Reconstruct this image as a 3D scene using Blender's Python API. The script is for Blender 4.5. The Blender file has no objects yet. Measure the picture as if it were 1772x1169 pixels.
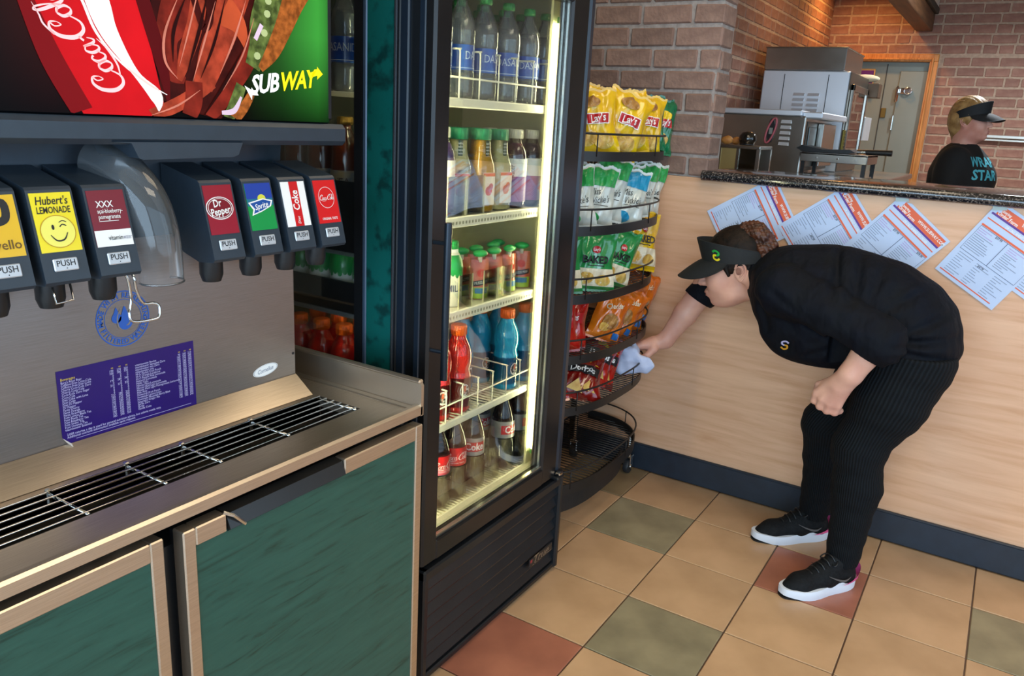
import bpy, bmesh, math, random
import numpy as np
from mathutils import Matrix, Vector

random.seed(7); RNG = np.random.default_rng(7)
scene = bpy.context.scene
COL = scene.collection
V = Vector

# ---------------------------------------------------------------- camera
F_PX, YAW, PIT, ROL = 1361.3, -0.5503, 0.2699, 0.0554
CAM = V((1.0878, -2.6634, 1.4096))
_cy, _sy, _cp, _sp = math.cos(YAW), math.sin(YAW), math.cos(PIT), math.sin(PIT)
_fwd = V((_sy*_cp, _cy*_cp, -_sp)); _rt = V((_cy, -_sy, 0)); _up = _rt.cross(_fwd)
_r2 = math.cos(ROL)*_rt + math.sin(ROL)*_up; _u2 = -math.sin(ROL)*_rt + math.cos(ROL)*_up
cam_d = bpy.data.cameras.new('camera'); cam = bpy.data.objects.new('camera', cam_d); COL.objects.link(cam)
cam_d.sensor_fit = 'HORIZONTAL'; cam_d.sensor_width = 36.0; cam_d.lens = F_PX/1772*36; cam_d.clip_start = .02
cam.matrix_world = Matrix(((_r2.x, _u2.x, -_fwd.x, CAM.x), (_r2.y, _u2.y, -_fwd.y, CAM.y), (_r2.z, _u2.z, -_fwd.z, CAM.z), (0, 0, 0, 1)))
scene.camera = cam

# ---------------------------------------------------------------- world, daylight, exposure
w = bpy.data.worlds.new('world'); scene.world = w; w.use_nodes = True
bg = w.node_tree.nodes['Background']; bg.inputs[0].default_value = (.50, .73, 1.0, 1); bg.inputs[1].default_value = .6

def area(name, loc, aim, sx, sy, power, col):
    d = bpy.data.lights.new(name, 'AREA'); d.shape = 'RECTANGLE'; d.size = sx; d.size_y = sy; d.energy = power; d.color = col
    o = bpy.data.objects.new(name, d); COL.objects.link(o); o.location = loc
    o.rotation_euler = (V(aim)-V(loc)).to_track_quat('-Z', 'Y').to_euler(); return o
# daylight entering through the shop front (right of the room) and through the windows behind the camera
area('daylight_shop_front', (4.35, -1.6, 1.55), (0, -1.0, 1.2), 6.0, 2.1, 88, (.56, .78, 1.0))
area('daylight_rear_windows', (1.6, -5.5, 1.55), (1.2, 0, 1.2), 5.0, 2.1, 225, (.56, .78, 1.0))
area('ceiling_fill_aisle', (1.7, -1.4, 2.77), (1.7, -1.4, 0), .6, 1.2, 16, (1.0, .86, .66))  # added warm fill to balance the blue daylight, not a known fitting
area('ceiling_fill_cooler', (.55, -.45, 2.77), (.55, -.45, 0), .6, 1.2, 7, (1.0, .84, .62))  # added fill, placed so the steel back slope reflects a warm glow
scene.view_settings.view_transform = 'Standard'; scene.view_settings.look = 'None'
scene.view_settings.exposure = 0.0; scene.view_settings.gamma = 1.0; scene.view_settings.use_curve_mapping = False

# ---------------------------------------------------------------- materials
def lin(c):
    if isinstance(c, str): c = tuple(int(c[i:i+2], 16)/255 for i in (0, 2, 4))
    return tuple((x/12.92 if x <= .04045 else ((x+.055)/1.055)**2.4) for x in c[:3]) + (1,)
MATS = {}
def pm(name, col, rough=.5, metal=0.0, var=.08, scale=12, bump=0.0, bscale=60, spec=.5, stretch=(1, 1, 1), col2=None,
       emit=0.0, coat=0.0, trans=0.0, rnd=0.0, detail=4, sheen=0.0, sss=0.0, alpha=1.0, coord='Object', ramp=(.35, .65)):
    """one procedural material: noise-varied colour, optional bump, optional per-object variation"""
    if name in MATS: return MATS[name]
    m = bpy.data.materials.new(name); m.use_nodes = True; MATS[name] = m
    nt = m.node_tree; N = nt.nodes; L = nt.links; b = N['Principled BSDF']
    c1 = lin(col); c2 = lin(col2) if col2 else tuple(x*(1-var) for x in c1[:3]) + (1,)
    tc = N.new('ShaderNodeTexCoord'); mp = N.new('ShaderNodeMapping'); mp.inputs['Scale'].default_value = stretch
    L.new(tc.outputs[coord], mp.inputs[0])
    nz = N.new('ShaderNodeTexNoise'); nz.inputs['Scale'].default_value = scale; nz.inputs['Detail'].default_value = detail
    L.new(mp.outputs[0], nz.inputs['Vector'])
    rp = N.new('ShaderNodeValToRGB'); rp.color_ramp.elements[0].position = ramp[0]; rp.color_ramp.elements[1].position = ramp[1]
    rp.color_ramp.elements[0].color = c2; rp.color_ramp.elements[1].color = c1
    L.new(nz.outputs['Fac'], rp.inputs[0]); out = rp.outputs[0]
    if rnd:
        oi = N.new('ShaderNodeObjectInfo'); hs = N.new('ShaderNodeHueSaturation')
        mr = N.new('ShaderNodeMapRange'); mr.inputs[3].default_value = 1-rnd; mr.inputs[4].default_value = 1+rnd
        L.new(oi.outputs['Random'], mr.inputs[0]); L.new(mr.outputs[0], hs.inputs['Value']); L.new(out, hs.inputs['Color']); out = hs.outputs[0]
    L.new(out, b.inputs['Base Color'])
    b.inputs['Roughness'].default_value = rough; b.inputs['Metallic'].default_value = metal
    b.inputs['Specular IOR Level'].default_value = spec; b.inputs['Coat Weight'].default_value = coat; b.inputs['Coat Roughness'].default_value = .08
    b.inputs['Transmission Weight'].default_value = trans; b.inputs['Alpha'].default_value = alpha
    if sheen: b.inputs['Sheen Weight'].default_value = sheen
    if sss: b.inputs['Subsurface Weight'].default_value = sss; b.inputs['Subsurface Radius'].default_value = (.012, .005, .003); b.inputs['Subsurface Scale'].default_value = 1
    if emit: L.new(out, b.inputs['Emission Color']); b.inputs['Emission Strength'].default_value = emit
    if bump:
        n2 = N.new('ShaderNodeTexNoise'); n2.inputs['Scale'].default_value = bscale; n2.inputs['Detail'].default_value = 3
        L.new(mp.outputs[0], n2.inputs['Vector']); bp = N.new('ShaderNodeBump'); bp.inputs['Strength'].default_value = bump; bp.inputs['Distance'].default_value = .004
        L.new(n2.outputs['Fac'], bp.inputs['Height']); L.new(bp.outputs[0], b.inputs['Normal'])
    return m
def clear(name, tint=(1, 1, 1), refl=.5, rough=.02, edge=0.0, edgecol=(1, 1, 1), ior=1.45, milk=0.0):
    """thin clear sheet or shell: see-through with fresnel reflection, optionally a tinted rim"""
    if name in MATS: return MATS[name]
    m = bpy.data.materials.new(name); m.use_nodes = True; MATS[name] = m
    nt = m.node_tree; N = nt.nodes; L = nt.links; N.remove(N['Principled BSDF']); o = N['Material Output']
    tr = N.new('ShaderNodeBsdfTransparent'); gl = N.new('ShaderNodeBsdfGlossy'); gl.inputs['Roughness'].default_value = rough
    lw = N.new('ShaderNodeLayerWeight'); lw.inputs[0].default_value = .35
    mx = N.new('ShaderNodeMix'); mx.data_type = 'RGBA'; mx.inputs[6].default_value = (*tint, 1)
    mx.inputs[7].default_value = tuple(t*(1-edge)+e*edge for t, e in zip(tint, edgecol)) + (1,)
    nz = N.new('ShaderNodeTexNoise'); nz.inputs['Scale'].default_value = 8
    L.new(lw.outputs['Facing'], mx.inputs[0]); L.new(mx.outputs[2], tr.inputs[0])
    fr = N.new('ShaderNodeFresnel'); fr.inputs[0].default_value = ior
    ml = N.new('ShaderNodeMath'); ml.operation = 'MULTIPLY'; ml.inputs[1].default_value = refl*2; ml.use_clamp = True
    L.new(fr.outputs[0], ml.inputs[0]); ms = N.new('ShaderNodeMixShader')
    src = tr.outputs[0]
    if milk:
        df = N.new('ShaderNodeBsdfDiffuse'); df.inputs[0].default_value = (.82, .86, .88, 1); mk_ = N.new('ShaderNodeMixShader'); mk_.inputs[0].default_value = milk
        L.new(src, mk_.inputs[1]); L.new(df.outputs[0], mk_.inputs[2]); src = mk_.outputs[0]
    L.new(ml.outputs[0], ms.inputs[0]); L.new(src, ms.inputs[1]); L.new(gl.outputs[0], ms.inputs[2]); L.new(ms.outputs[0], o.inputs[0])
    return m

# ---------------------------------------------------------------- geometry helpers: shapes are (verts, faces)
def join(*gs):
    v, f = [], []
    for g in gs:
        n = len(v); v += [tuple(p) for p in g[0]]; f += [tuple(i+n for i in q) for q in g[1]]
    return v, f
def box(x0, x1, y0, y1, z0, z1, b=0.0):
    x0, x1 = min(x0, x1), max(x0, x1); y0, y1 = min(y0, y1), max(y0, y1); z0, z1 = min(z0, z1), max(z0, z1)
    if b <= 0:
        v = [(x, y, z) for x in (x0, x1) for y in (y0, y1) for z in (z0, z1)]
        return v, [(0, 1, 3, 2), (4, 6, 7, 5), (0, 4, 5, 1), (2, 3, 7, 6), (0, 2, 6, 4), (1, 5, 7, 3)]
    b = min(b, (x1-x0)*.49, (y1-y0)*.49, (z1-z0)*.49)
    lo, hi = (x0, y0, z0), (x1, y1, z1); v = []; idx = {}
    for s in [(a, c, d) for a in (0, 1) for c in (0, 1) for d in (0, 1)]:
        for ax in range(3):
            p = []
            for k in range(3):
                e = hi[k] if s[k] else lo[k]
                p.append(e if k == ax else (e-b if s[k] else e+b))
            idx[(s, ax)] = len(v); v.append(tuple(p))
    f = []
    for ax in range(3):
        o = [k for k in range(3) if k != ax]
        for sd in (0, 1):
            q = []
            for a, c in ((0, 0), (1, 0), (1, 1), (0, 1)):
                s = [0, 0, 0]; s[ax] = sd; s[o[0]] = a; s[o[1]] = c; q.append(idx[(tuple(s), ax)])
            f.append(tuple(q))
        for a in (0, 1):
            for c in (0, 1):
                s0 = [0, 0, 0]; s0[o[0]] = a; s0[o[1]] = c; s1 = list(s0); s1[ax] = 1; s0, s1 = tuple(s0), tuple(s1)
                f.append((idx[(s0, o[0])], idx[(s1, o[0])], idx[(s1, o[1])], idx[(s0, o[1])]))
    for s in [(a, c, d) for a in (0, 1) for c in (0, 1) for d in (0, 1)]: f.append((idx[(s, 0)], idx[(s, 1)], idx[(s, 2)]))
    return v, f
def tube(pts, r, n=8, closed=False, caps=True):
    pts = [V(p) for p in pts]; m = len(pts); v = []; f = []
    rs = r if isinstance(r, (list, tuple)) else [r]*m; prev = None
    for i, p in enumerate(pts):
        t = (pts[(i+1) % m]-pts[i-1]) if (closed or 0 < i < m-1) else (pts[1]-pts[0] if i == 0 else pts[-1]-pts[-2])
        t.normalize()
        if prev is None: a = V((0, 0, 1)) if abs(t.z) < .9 else V((1, 0, 0)); a = (a-t*a.dot(t)).normalized()
        else: a = (prev-t*prev.dot(t)).normalized()
        prev = a; c = t.cross(a)
        for k in range(n):
            th = 2*math.pi*k/n; v.append(tuple(p+(a*math.cos(th)+c*math.sin(th))*rs[i]))
    for i in range(m if closed else m-1):
        j = (i+1) % m
        for k in range(n): f.append((i*n+k, i*n+(k+1) % n, j*n+(k+1) % n, j*n+k))
    if caps and not closed: f += [tuple(range(n))[::-1], tuple((m-1)*n+k for k in range(n))]
    return v, f
def lathe(prof, n=20, cap=True, sq=None):
    """prof = [(r, z)]; sq = superellipse exponent for squarish bottles"""
    v, f = [], []
    for r, z in prof:
        for k in range(n):
            th = 2*math.pi*k/n; c, s = math.cos(th), math.sin(th)
            q = 1 if not sq else 1/(abs(c)**sq+abs(s)**sq)**(1/sq)
            v.append((r*q*c, r*q*s, z))
    for i in range(len(prof)-1):
        for k in range(n): f.append((i*n+k, i*n+(k+1) % n, (i+1)*n+(k+1) % n, (i+1)*n+k))
    if cap: f += [tuple(range(n))[::-1], tuple((len(prof)-1)*n+k for k in range(n))]
    return v, f
def prism(poly, axis, a, b):
    """extrude a 2-D polygon along an axis; poly holds the other two coordinates in xyz order"""
    n = len(poly); v = []
    for h in (a, b):
        for p in poly:
            q = list(p); q.insert(axis, h); v.append(tuple(q))
    return v, [tuple(range(n))[::-1], tuple(range(n, 2*n))] + [(i, (i+1) % n, n+(i+1) % n, n+i) for i in range(n)]
def grid(fn, nu, nv, closed_u=False):
    v = [tuple(fn(i/(nu if closed_u else nu-1), j/(nv-1))) for j in range(nv) for i in range(nu)]; f = []
    for j in range(nv-1):
        for i in range(nu if closed_u else nu-1):
            k = (i+1) % nu; f.append((j*nu+i, j*nu+k, (j+1)*nu+k, (j+1)*nu+i))
    return v, f
def move(g, loc=(0, 0, 0), rot=None, s=1.0):
    M = Matrix.Translation(loc) @ (rot.to_4x4() if rot else Matrix()) @ Matrix.Scale(s, 4)
    return [tuple(M @ V(p)) for p in g[0]], g[1]
def rotz(a): return Matrix.Rotation(a, 3, 'Z')
def cat(pts, n=6, closed=False):
    """Catmull-Rom smoothing of a polyline of any dimension"""
    P = [np.array(p, float) for p in pts]; out = []; m = len(P)
    for i in range(m if closed else m-1):
        p0 = P[i-1] if (i > 0 or closed) else P[0]; p1 = P[i]; p2 = P[(i+1) % m]; p3 = P[(i+2) % m] if (closed or i+2 < m) else P[-1]
        for k in range(n):
            t = k/n; out.append(tuple(.5*((2*p1)+(p2-p0)*t+(2*p0-5*p1+4*p2-p3)*t*t+(3*p1-p0-3*p2+p3)*t**3)))
    if not closed: out.append(tuple(P[-1]))
    return out

def fixn(me):
    bm = bmesh.new(); bm.from_mesh(me); bmesh.ops.recalc_face_normals(bm, faces=bm.faces); bm.to_mesh(me); bm.free()
def mk(name, g, mat, smooth=False, fix=True):
    me = bpy.data.meshes.new(name); me.from_pydata(g[0], [], g[1])
    if fix: fixn(me)
    me.materials.append(mat)
    if smooth:
        me.polygons.foreach_set('use_smooth', [True]*len(me.polygons))
        if smooth is not True: me.set_sharp_from_angle(angle=math.radians(smooth))
    me.update(); return me
def part(name, g, mat, parent=None, smooth=False, label=None, kind=None, local=False):
    """one mesh object; geometry in world coordinates unless local"""
    me = g if isinstance(g, bpy.types.Mesh) else mk(name, g, mat, smooth)
    o = bpy.data.objects.new(name, me); COL.objects.link(o)
    if parent:
        o.parent = parent
        if not local: o.matrix_parent_inverse = WM(parent).inverted()
    if label: o['label'] = label
    if kind: o['kind'] = kind
    return o
def WM(o):
    M = o.matrix_basis.copy()
    if o.parent: M = WM(o.parent) @ o.matrix_parent_inverse @ M
    return M
def tag(o, label, cat_, group=None):
    o['label'] = label; o['category'] = cat_
    if group: o['group'] = group
    return o
def thing(name, label, cat_, loc=(0, 0, 0), rz=0, group=None):
    o = bpy.data.objects.new(name, None); COL.objects.link(o); o.empty_display_size = .05
    o.location = loc; o.rotation_euler = (0, 0, rz); return tag(o, label, cat_, group)
def struct(name, g, mat, smooth=False):
    o = part(name, g, mat, None, smooth); o['kind'] = 'structure'; return o
def dup(root, loc, rot=(0, 0, 0), label=None, scale=None):
    r = root.copy(); COL.objects.link(r); r.location = loc; r.rotation_euler = rot
    if scale: r.scale = scale
    if label: r['label'] = label
    for ch in list(root.children):
        c = ch.copy(); COL.objects.link(c); c.parent = r
        for g in list(ch.children):
            d = g.copy(); COL.objects.link(d); d.parent = c
    return r

# ---------------------------------------------------------------- lettering
_tc = {}
def tgeo(s, size=1.0, align='CENTER', sx=1.0, shear=0.0, bold=0.0, space=1.0):
    """text outline as flat geometry in the x-y plane"""
    key = (s, align, round(bold, 4), space)
    if key not in _tc:
        cu = bpy.data.curves.new('t', 'FONT'); cu.body = s; cu.align_x = align; cu.align_y = 'CENTER'; cu.size = 1; cu.resolution_u = 2
        cu.offset = bold; cu.space_character = space
        ob = bpy.data.objects.new('t', cu); me = ob.to_mesh()
        _tc[key] = ([tuple(p.co) for p in me.vertices], [tuple(p.vertices) for p in me.polygons])
        ob.to_mesh_clear(); bpy.data.objects.remove(ob); bpy.data.curves.remove(cu)
    v, f = _tc[key]
    return [((x+y*shear)*size*sx, y*size, 0) for x, y, z in v], f
def plate(g, o, right, up, lift=0.0):
    """put flat geometry (x, y, lift) onto a plane given by origin, right and up"""
    o, r, u = V(o), V(right).normalized(), V(up).normalized(); n = r.cross(u)
    return [tuple(o+r*p[0]+u*p[1]+n*(p[2]+lift)) for p in g[0]], g[1]
def rect(x0, x1, y0, y1): return [(x0, y0, 0), (x1, y0, 0), (x1, y1, 0), (x0, y1, 0)], [(0, 1, 2, 3)]
def disc(cx, cy, rx, ry=None, n=28): return [(cx+rx*math.cos(2*math.pi*k/n), cy+(ry or rx)*math.sin(2*math.pi*k/n), 0) for k in range(n)], [tuple(range(n))]
def ring(cx, cy, r0, r1, n=40, ratio=1.0):
    v = [(cx+r*math.cos(2*math.pi*k/n), cy+ratio*r*math.sin(2*math.pi*k/n), 0) for r in (r0, r1) for k in range(n)]
    return v, [(k, (k+1) % n, n+(k+1) % n, n+k) for k in range(n)]
def ribbon(pts, wd, n=6, closed=False):
    """flat brush stroke of varying width through 2-D points; wd = width or list per point"""
    ws = wd if isinstance(wd, (list, tuple)) else [wd]*len(pts)
    q = cat([(p[0], p[1], w_) for p, w_ in zip(pts, ws)], n, closed); v, f = [], []; m = len(q)
    for i, (x, y, w_) in enumerate(q):
        a = q[i-1] if (i or closed) else q[0]; b = q[(i+1) % m] if (closed or i+1 < m) else q[-1]
        dx, dy = b[0]-a[0], b[1]-a[1]; l = math.hypot(dx, dy) or 1
        v += [(x-dy/l*w_/2, y+dx/l*w_/2, 0), (x+dy/l*w_/2, y-dx/l*w_/2, 0)]
    for i in range(m if closed else m-1): j = (i+1) % m; f.append((2*i, 2*i+1, 2*j+1, 2*j))
    return v, f
def cola_script(size=1.0):
    """flowing two-word script, hand-drawn stroke by stroke; about 3.3 wide, 1 high, centred"""
    S = []
    def C(x, k=1):
        S.append(([(x+.80, .66), (x+.86, .86), (x+.66, .98), (x+.36, .84), (x+.16, .46), (x+.24, .10), (x+.52, .0), (x+.86, .22)], [.02, .07, .09, .12, .14, .12, .07, .03]))
        S.append(([(x+.80, .66), (x+.66, .60), (x+.70, .80), (x+.86, .86)], [.02, .04, .04, .05]))
    def o(x): S.append(([(x+.20, .46), (x+.04, .34), (x+.04, .10), (x+.17, .0), (x+.32, .12), (x+.32, .36), (x+.20, .46)], [.06, .10, .11, .05, .09, .10, .06])); S.append(([(x+.22, .44), (x+.34, .34), (x+.46, .40)], [.03, .03, .02]))
    def c(x): S.append(([(x+.30, .36), (x+.22, .46), (x+.06, .34), (x+.05, .10), (x+.18, .0), (x+.38, .16)], [.08, .06, .10, .11, .06, .03]))
    def a(x): S.append(([(x+.30, .40), (x+.18, .46), (x+.04, .30), (x+.05, .06), (x+.18, .02), (x+.30, .22), (x+.33, .44), (x+.31, .10), (x+.40, .0), (x+.54, .16)], [.05, .06, .10, .10, .05, .04, .06, .10, .06, .02]))
    def l(x): S.append(([(x, .14), (x+.16, .50), (x+.24, .90), (x+.17, 1.02), (x+.09, .80), (x+.08, .20), (x+.16, .0), (x+.30, .14)], [.03, .04, .06, .05, .10, .11, .06, .02]))
    C(0); o(.82); c(1.16); a(1.50)
    S.append(([(1.98, .30), (2.16, .36)], [.07, .07]))
    C(2.02); o(2.84); l(3.20); a(3.42)
    S.append(([(.52, .0), (.9, -.16), (1.5, -.20), (1.9, -.10)], [.04, .07, .07, .01]))
    S.append(([(2.5, .98), (2.9, 1.06), (3.2, .98), (3.6, .92)], [.05, .06, .05, .01]))
    g = join(*[ribbon([((p[0]+.22*p[1]-1.98)*size, (p[1]-.45)*size) for p in pts], [w_*size for w_ in ws]) for pts, ws in S])
    return g
# ================================================================ THE SETTING
T = .3048
# floor: mortar bed that carries a tile pattern far from the view, real tiles where the photo shows them
def tile_far():
    m = bpy.data.materials.new('floor_bed'); m.use_nodes = True; nt = m.node_tree; N = nt.nodes; L = nt.links; b = N['Principled BSDF']
    tc = N.new('ShaderNodeTexCoord'); br = N.new('ShaderNodeTexBrick'); br.offset = 0; br.inputs['Scale'].default_value = 1/T
    br.inputs['Brick Width'].default_value = 1; br.inputs['Row Height'].default_value = 1; br.inputs['Mortar Size'].default_value = .012
    br.inputs['Color1'].default_value = lin('b5906b'); br.inputs['Color2'].default_value = lin('ab8664'); br.inputs['Mortar'].default_value = lin('5a4638')
    L.new(tc.outputs['Object'], br.inputs['Vector']); L.new(br.outputs[0], b.inputs['Base Color']); b.inputs['Roughness'].default_value = .4
    return m
floor = struct('floor', box(-2, 4.6, -5.7, 5.2, -.06, -.0035), tile_far())
m_tan = pm('tile_tan', 'cba47e', .33, col2='b8936e', scale=5, rnd=.06, bump=.08, bscale=30)
m_grn = pm('tile_green_grey', '988d70', .35, col2='7d745c', scale=7, rnd=.05, bump=.08, bscale=30)
m_red = pm('tile_red', 'b07058', .34, col2='985e4b', scale=6, rnd=.05, bump=.08, bscale=30)
m_gry = pm('tile_dusk', '97815f', .35, col2='846e52', scale=6, rnd=.05, bump=.08, bscale=30)
tile_mesh = {}
for nm, mm in (('tan', m_tan), ('grn', m_grn), ('red', m_red), ('gry', m_gry)):
    tile_mesh[nm] = mk('tile', box(-T/2+.0022, T/2-.0022, -T/2+.0022, T/2-.0022, -.012, 0, .0015), mm)
kinds = {(0, 0): 'grn', (1, 2): 'grn', (4, 0): 'grn', (2, 0): 'red', (0, 3): 'red', (-1, -1): 'gry', (3, 4): 'red', (5, 2): 'red', (6, 1): 'grn', (4, 4): 'grn'}
for u in range(-2, 9):
    for v_ in range(-1, 8):
        o = part('tile', tile_mesh[kinds.get((u, v_), 'tan')], None, floor, local=True)
        y0, y1 = -(v_+1)*T, -v_*T
        o.location = ((u+.5)*T, (y0+y1)/2, 0)
        if v_ == -1: o.scale = (1, .28/T*1.0, 1); o.location.y = .0022+.14
o = None

# half wall of the service counter: light maple laminate, black baseboard
def wood_panel():
    m = bpy.data.materials.new('maple_laminate'); m.use_nodes = True; nt = m.node_tree; N = nt.nodes; L = nt.links; b = N['Principled BSDF']
    tc = N.new('ShaderNodeTexCoord'); mp = N.new('ShaderNodeMapping'); mp.inputs['Scale'].default_value = (1.1, 1, 14); L.new(tc.outputs['Object'], mp.inputs[0])
    n1 = N.new('ShaderNodeTexNoise'); n1.inputs['Scale'].default_value = 2.2; n1.inputs['Detail'].default_value = 7; n1.inputs['Roughness'].default_value = .6; n1.inputs['Distortion'].default_value = .6
    L.new(mp.outputs[0], n1.inputs['Vector'])
    rp = N.new('ShaderNodeValToRGB'); e = rp.color_ramp.elements; e[0].position = .30; e[1].position = .72
    e[0].color = lin('d09c75'); e[1].color = lin('e6b894'); k = e.new(.5); k.color = lin('dcac88'); L.new(n1.outputs['Fac'], rp.inputs[0])
    L.new(rp.outputs[0], b.inputs['Base Color']); b.inputs['Roughness'].default_value = .42; return m
m_wood = wood_panel()
YC = .297
counter = thing('service_counter', 'long service counter with a light maple laminate front, behind the bending worker', 'counter', (1.1, .5, 0))
part('front_panel', join(box(.08, 3.4, YC, YC+.02, .0, 1.2275), box(-.95, .08, YC, YC+.02, 0, 1.236)), m_wood, counter)
part('counter_body', box(.0, 3.4, YC+.02, .66, .0, 1.2275), pm('counter_carcass', 'd8d0c4', .6), counter)
bb = struct('baseboard_counter', join(box(-.95, 3.4, YC-.012, YC, 0, .112, .004), box(-.95, 3.4, YC-.014, YC, .108, .116, .003)), pm('baseboard_black', '212c39', .45, var=.25, scale=20, bump=.05))
m_granite = pm('granite', '1c1c20', .12, col2='7a706a', scale=170, detail=4, ramp=(.36, .47), coat=.6)
prof = [(.262+.019-.019*math.cos(a), 1.247+.019*math.sin(a)) for a in [math.pi*(-.5+k/8) for k in range(9)]]
slab = part('granite_worktop', prism(prof+[(.70, 1.266), (.70, 1.228)], 0, .083, 3.42), m_granite, None, 40)
tag(slab, 'speckled dark granite worktop with a rounded edge on the service counter', 'worktop')

# brick: each brick a piece of the wall it belongs to
m_mort = pm('mortar_pale', 'a89e98', .9, var=.3, scale=40, bump=.5, bscale=120)
m_mort2 = pm('mortar_tan', 'b39a84', .9, var=.25, scale=40, bump=.3, bscale=100)
m_br1 = pm('brick_dusty_brown', '937668', .8, col2='7b6055', scale=18, rnd=.13, bump=.7, bscale=70)
m_br2 = pm('brick_rose', '98705e', .7, col2='84594a', scale=14, rnd=.12, bump=.4, bscale=60)
_bm = {}
def brick_mesh(l, h, d, mat, var):
    key = (round(l, 2), mat.name, var)
    if key not in _bm:
        r = random.Random(hash((round(l, 2), var)) & 0xffff)
        g = box(-l/2, l/2, -d, 0, -h/2, h/2, .005)
        g = ([(p[0]+r.uniform(-.0025, .0025), p[1]+(r.uniform(-.002, .001) if p[1] > -d/2 else 0), p[2]+r.uniform(-.0025, .0025)) for p in g[0]], g[1])
        _bm[key] = mk('brick', g, mat)
    return _bm[key]
def brickwork(wall, org, du, length, z0, z1, mat, course=.0775, joint=.012, proud=.006, seed=1, skip=None):
    """rows of bricks on a wall face; org = left end on the face, du = unit direction along it, outward = du x z"""
    r = random.Random(seed); du = V(du); n = du.cross(V((0, 0, 1))); rz = math.atan2(du.y, du.x); k = 0; z = z0
    while z < z1-.03:
        h = min(course-joint, z1-z); s = -r.choice([.02, .07, .11, .15])
        while s < length:
            l = r.choice([.19, .19, .19, .17, .10]); a, b = max(s, 0), min(s+l, length); s += l+joint
            if b-a < .025 or (skip and skip(a, b, z, z+h)): continue
            l2 = max(round(b-a, 2), .03)
            o = part('brick', brick_mesh(l2, h, .02, mat, r.randrange(3)), None, wall, local=True)
            p = V(org)+du*((a+b)/2)+n*proud; o.location = (p.x, p.y, z+h/2)
            o.rotation_euler = (0, 0, rz+math.pi)
            o.scale = ((b-a)/l2, 1, h/(course-joint))
        z += course
# brick pillar at the end of the counter
PX = .093
pil = struct('wall_pillar', box(-.95, PX-.006, YC+.002, .44, 1.237, 2.8), m_mort)
brickwork(pil, (-.70, YC+.002, 0), (1, 0, 0), PX+.70, 1.243, 2.10, m_br1, proud=.007, seed=4)
brickwork(pil, (PX-.006, YC+.002, 0), (0, 1, 0), .138, 1.243, 2.10, m_br1, proud=.006, seed=9)
# kitchen side wall and back wall
YB, XK = 5.0, -.53
wk = struct('wall_kitchen_side', box(XK-.1, XK, .44, YB+.1, 0, 2.8), m_mort2)
brickwork(wk, (XK, 1.0, 0), (0, 1, 0), 4.0, 1.32, 2.62, m_br2, seed=21, proud=.004)
DX0, DX1, DZ = -.24, .30, 2.055
wb = struct('wall_back', join(box(XK-.1, DX0, YB, YB+.1, 0, 2.8), box(DX1, 4.6, YB, YB+.1, 0, 2.8), box(DX0, DX1, YB, YB+.1, DZ, 2.8)), m_mort2)
brickwork(wb, (XK, YB, 0), (1, 0, 0), DX0-.078-XK, 1.32, 2.095, m_br2, seed=33, proud=.004)
brickwork(wb, (DX1+.066, YB, 0), (1, 0, 0), 1.16, .94, 2.095, m_br2, seed=35, proud=.004)
brickwork(wb, (XK, YB, 0), (1, 0, 0), 2.05, 2.122, 2.66, m_br2, seed=36, proud=.004)
struct('wall_left', box(-1.0, -.95, -5.7, .44, 0, 2.8), pm('wall_paint_sand', 'b9a98f', .8))
struct('ceiling', box(-1.1, 4.6, -5.7, 5.2, 2.8, 2.9), pm('ceiling_tile_tan', 'd6bd96', .9, bump=.2, bscale=150))
m_shop = pm('shopfront_frame', '4a4038', .5)
struct('wall_right', join(box(4.5, 4.6, -5.7, 5.2, 0, .45), box(4.5, 4.6, -5.7, 5.2, 2.65, 2.8), box(4.5, 4.6, 1.7, 5.2, .45, 2.65),
       *[box(4.5, 4.6, y-.04, y+.04, .45, 2.65) for y in (-5.6, -4.2, -2.8, -1.4, 0, 1.4)]), m_shop)
struct('wall_rear', join(box(-1, 4.6, -5.8, -5.7, 0, .45), box(-1, 4.6, -5.8, -5.7, 2.65, 2.8), box(-1, -.6, -5.8, -5.7, .45, 2.65), *[box(x-.04, x+.04, -5.8, -5.7, .45, 2.65) for x in (.7, 2.0, 3.3, 4.55)]), m_shop)

# grey storeroom door in its oak frame
m_oak = pm('oak_trim', 'c98a48', .4, col2='a96c30', scale=3, stretch=(30, 30, 1.5), detail=6)
struct('trim_1', join(box(DX0-.075, DX0, YB-.03, YB+.02, 0, DZ+.0), box(DX1, DX1+.062, YB-.03, YB+.02, 0, DZ-.0005), box(DX0-.075, DX1+.062, YB-.03, YB+.02, DZ, DZ+.062, .006),
       box(DX1+.012, DX1+.03, YB-.038, YB-.02, 0, DZ+.03, .004), box(DX0, DX1+.012, YB-.038, YB-.02, DZ+.012, DZ+.03, .004)), m_oak, 30)
m_dgrey = pm('door_grey_steel', '8d958c', .45, metal=.35, var=.1, scale=3)
door = struct('door_1', box(DX0, DX1, YB+.05, YB+.09, 0, DZ), m_dgrey)
part('door_leaf', box(.085, .31, YB+.03, YB+.055, .05, 1.985, .004), m_dgrey, door)
part('door_jamb_strip', box(-.03, -.022, YB+.046, YB+.052, 0, 2.04), pm('seam_dark', '3a3d3a', .6), door)
m_chr = pm('chrome', 'd8d8d6', .12, metal=1.0, var=.05)
lt = part('door_latch', join(box(.075, .10, YB-.0, YB+.04, 1.73, 1.86, .008), box(.105, .20, YB-.0, YB+.03, 1.80, 1.845, .008)), m_chr, door)
part('latch_ring', tube([(.17+.03*math.cos(t), YB-.006, 1.822+.026*math.sin(t)) for t in [2*math.pi*k/16 for k in range(16)]], .006, 6, True), m_chr, door, True)
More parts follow.
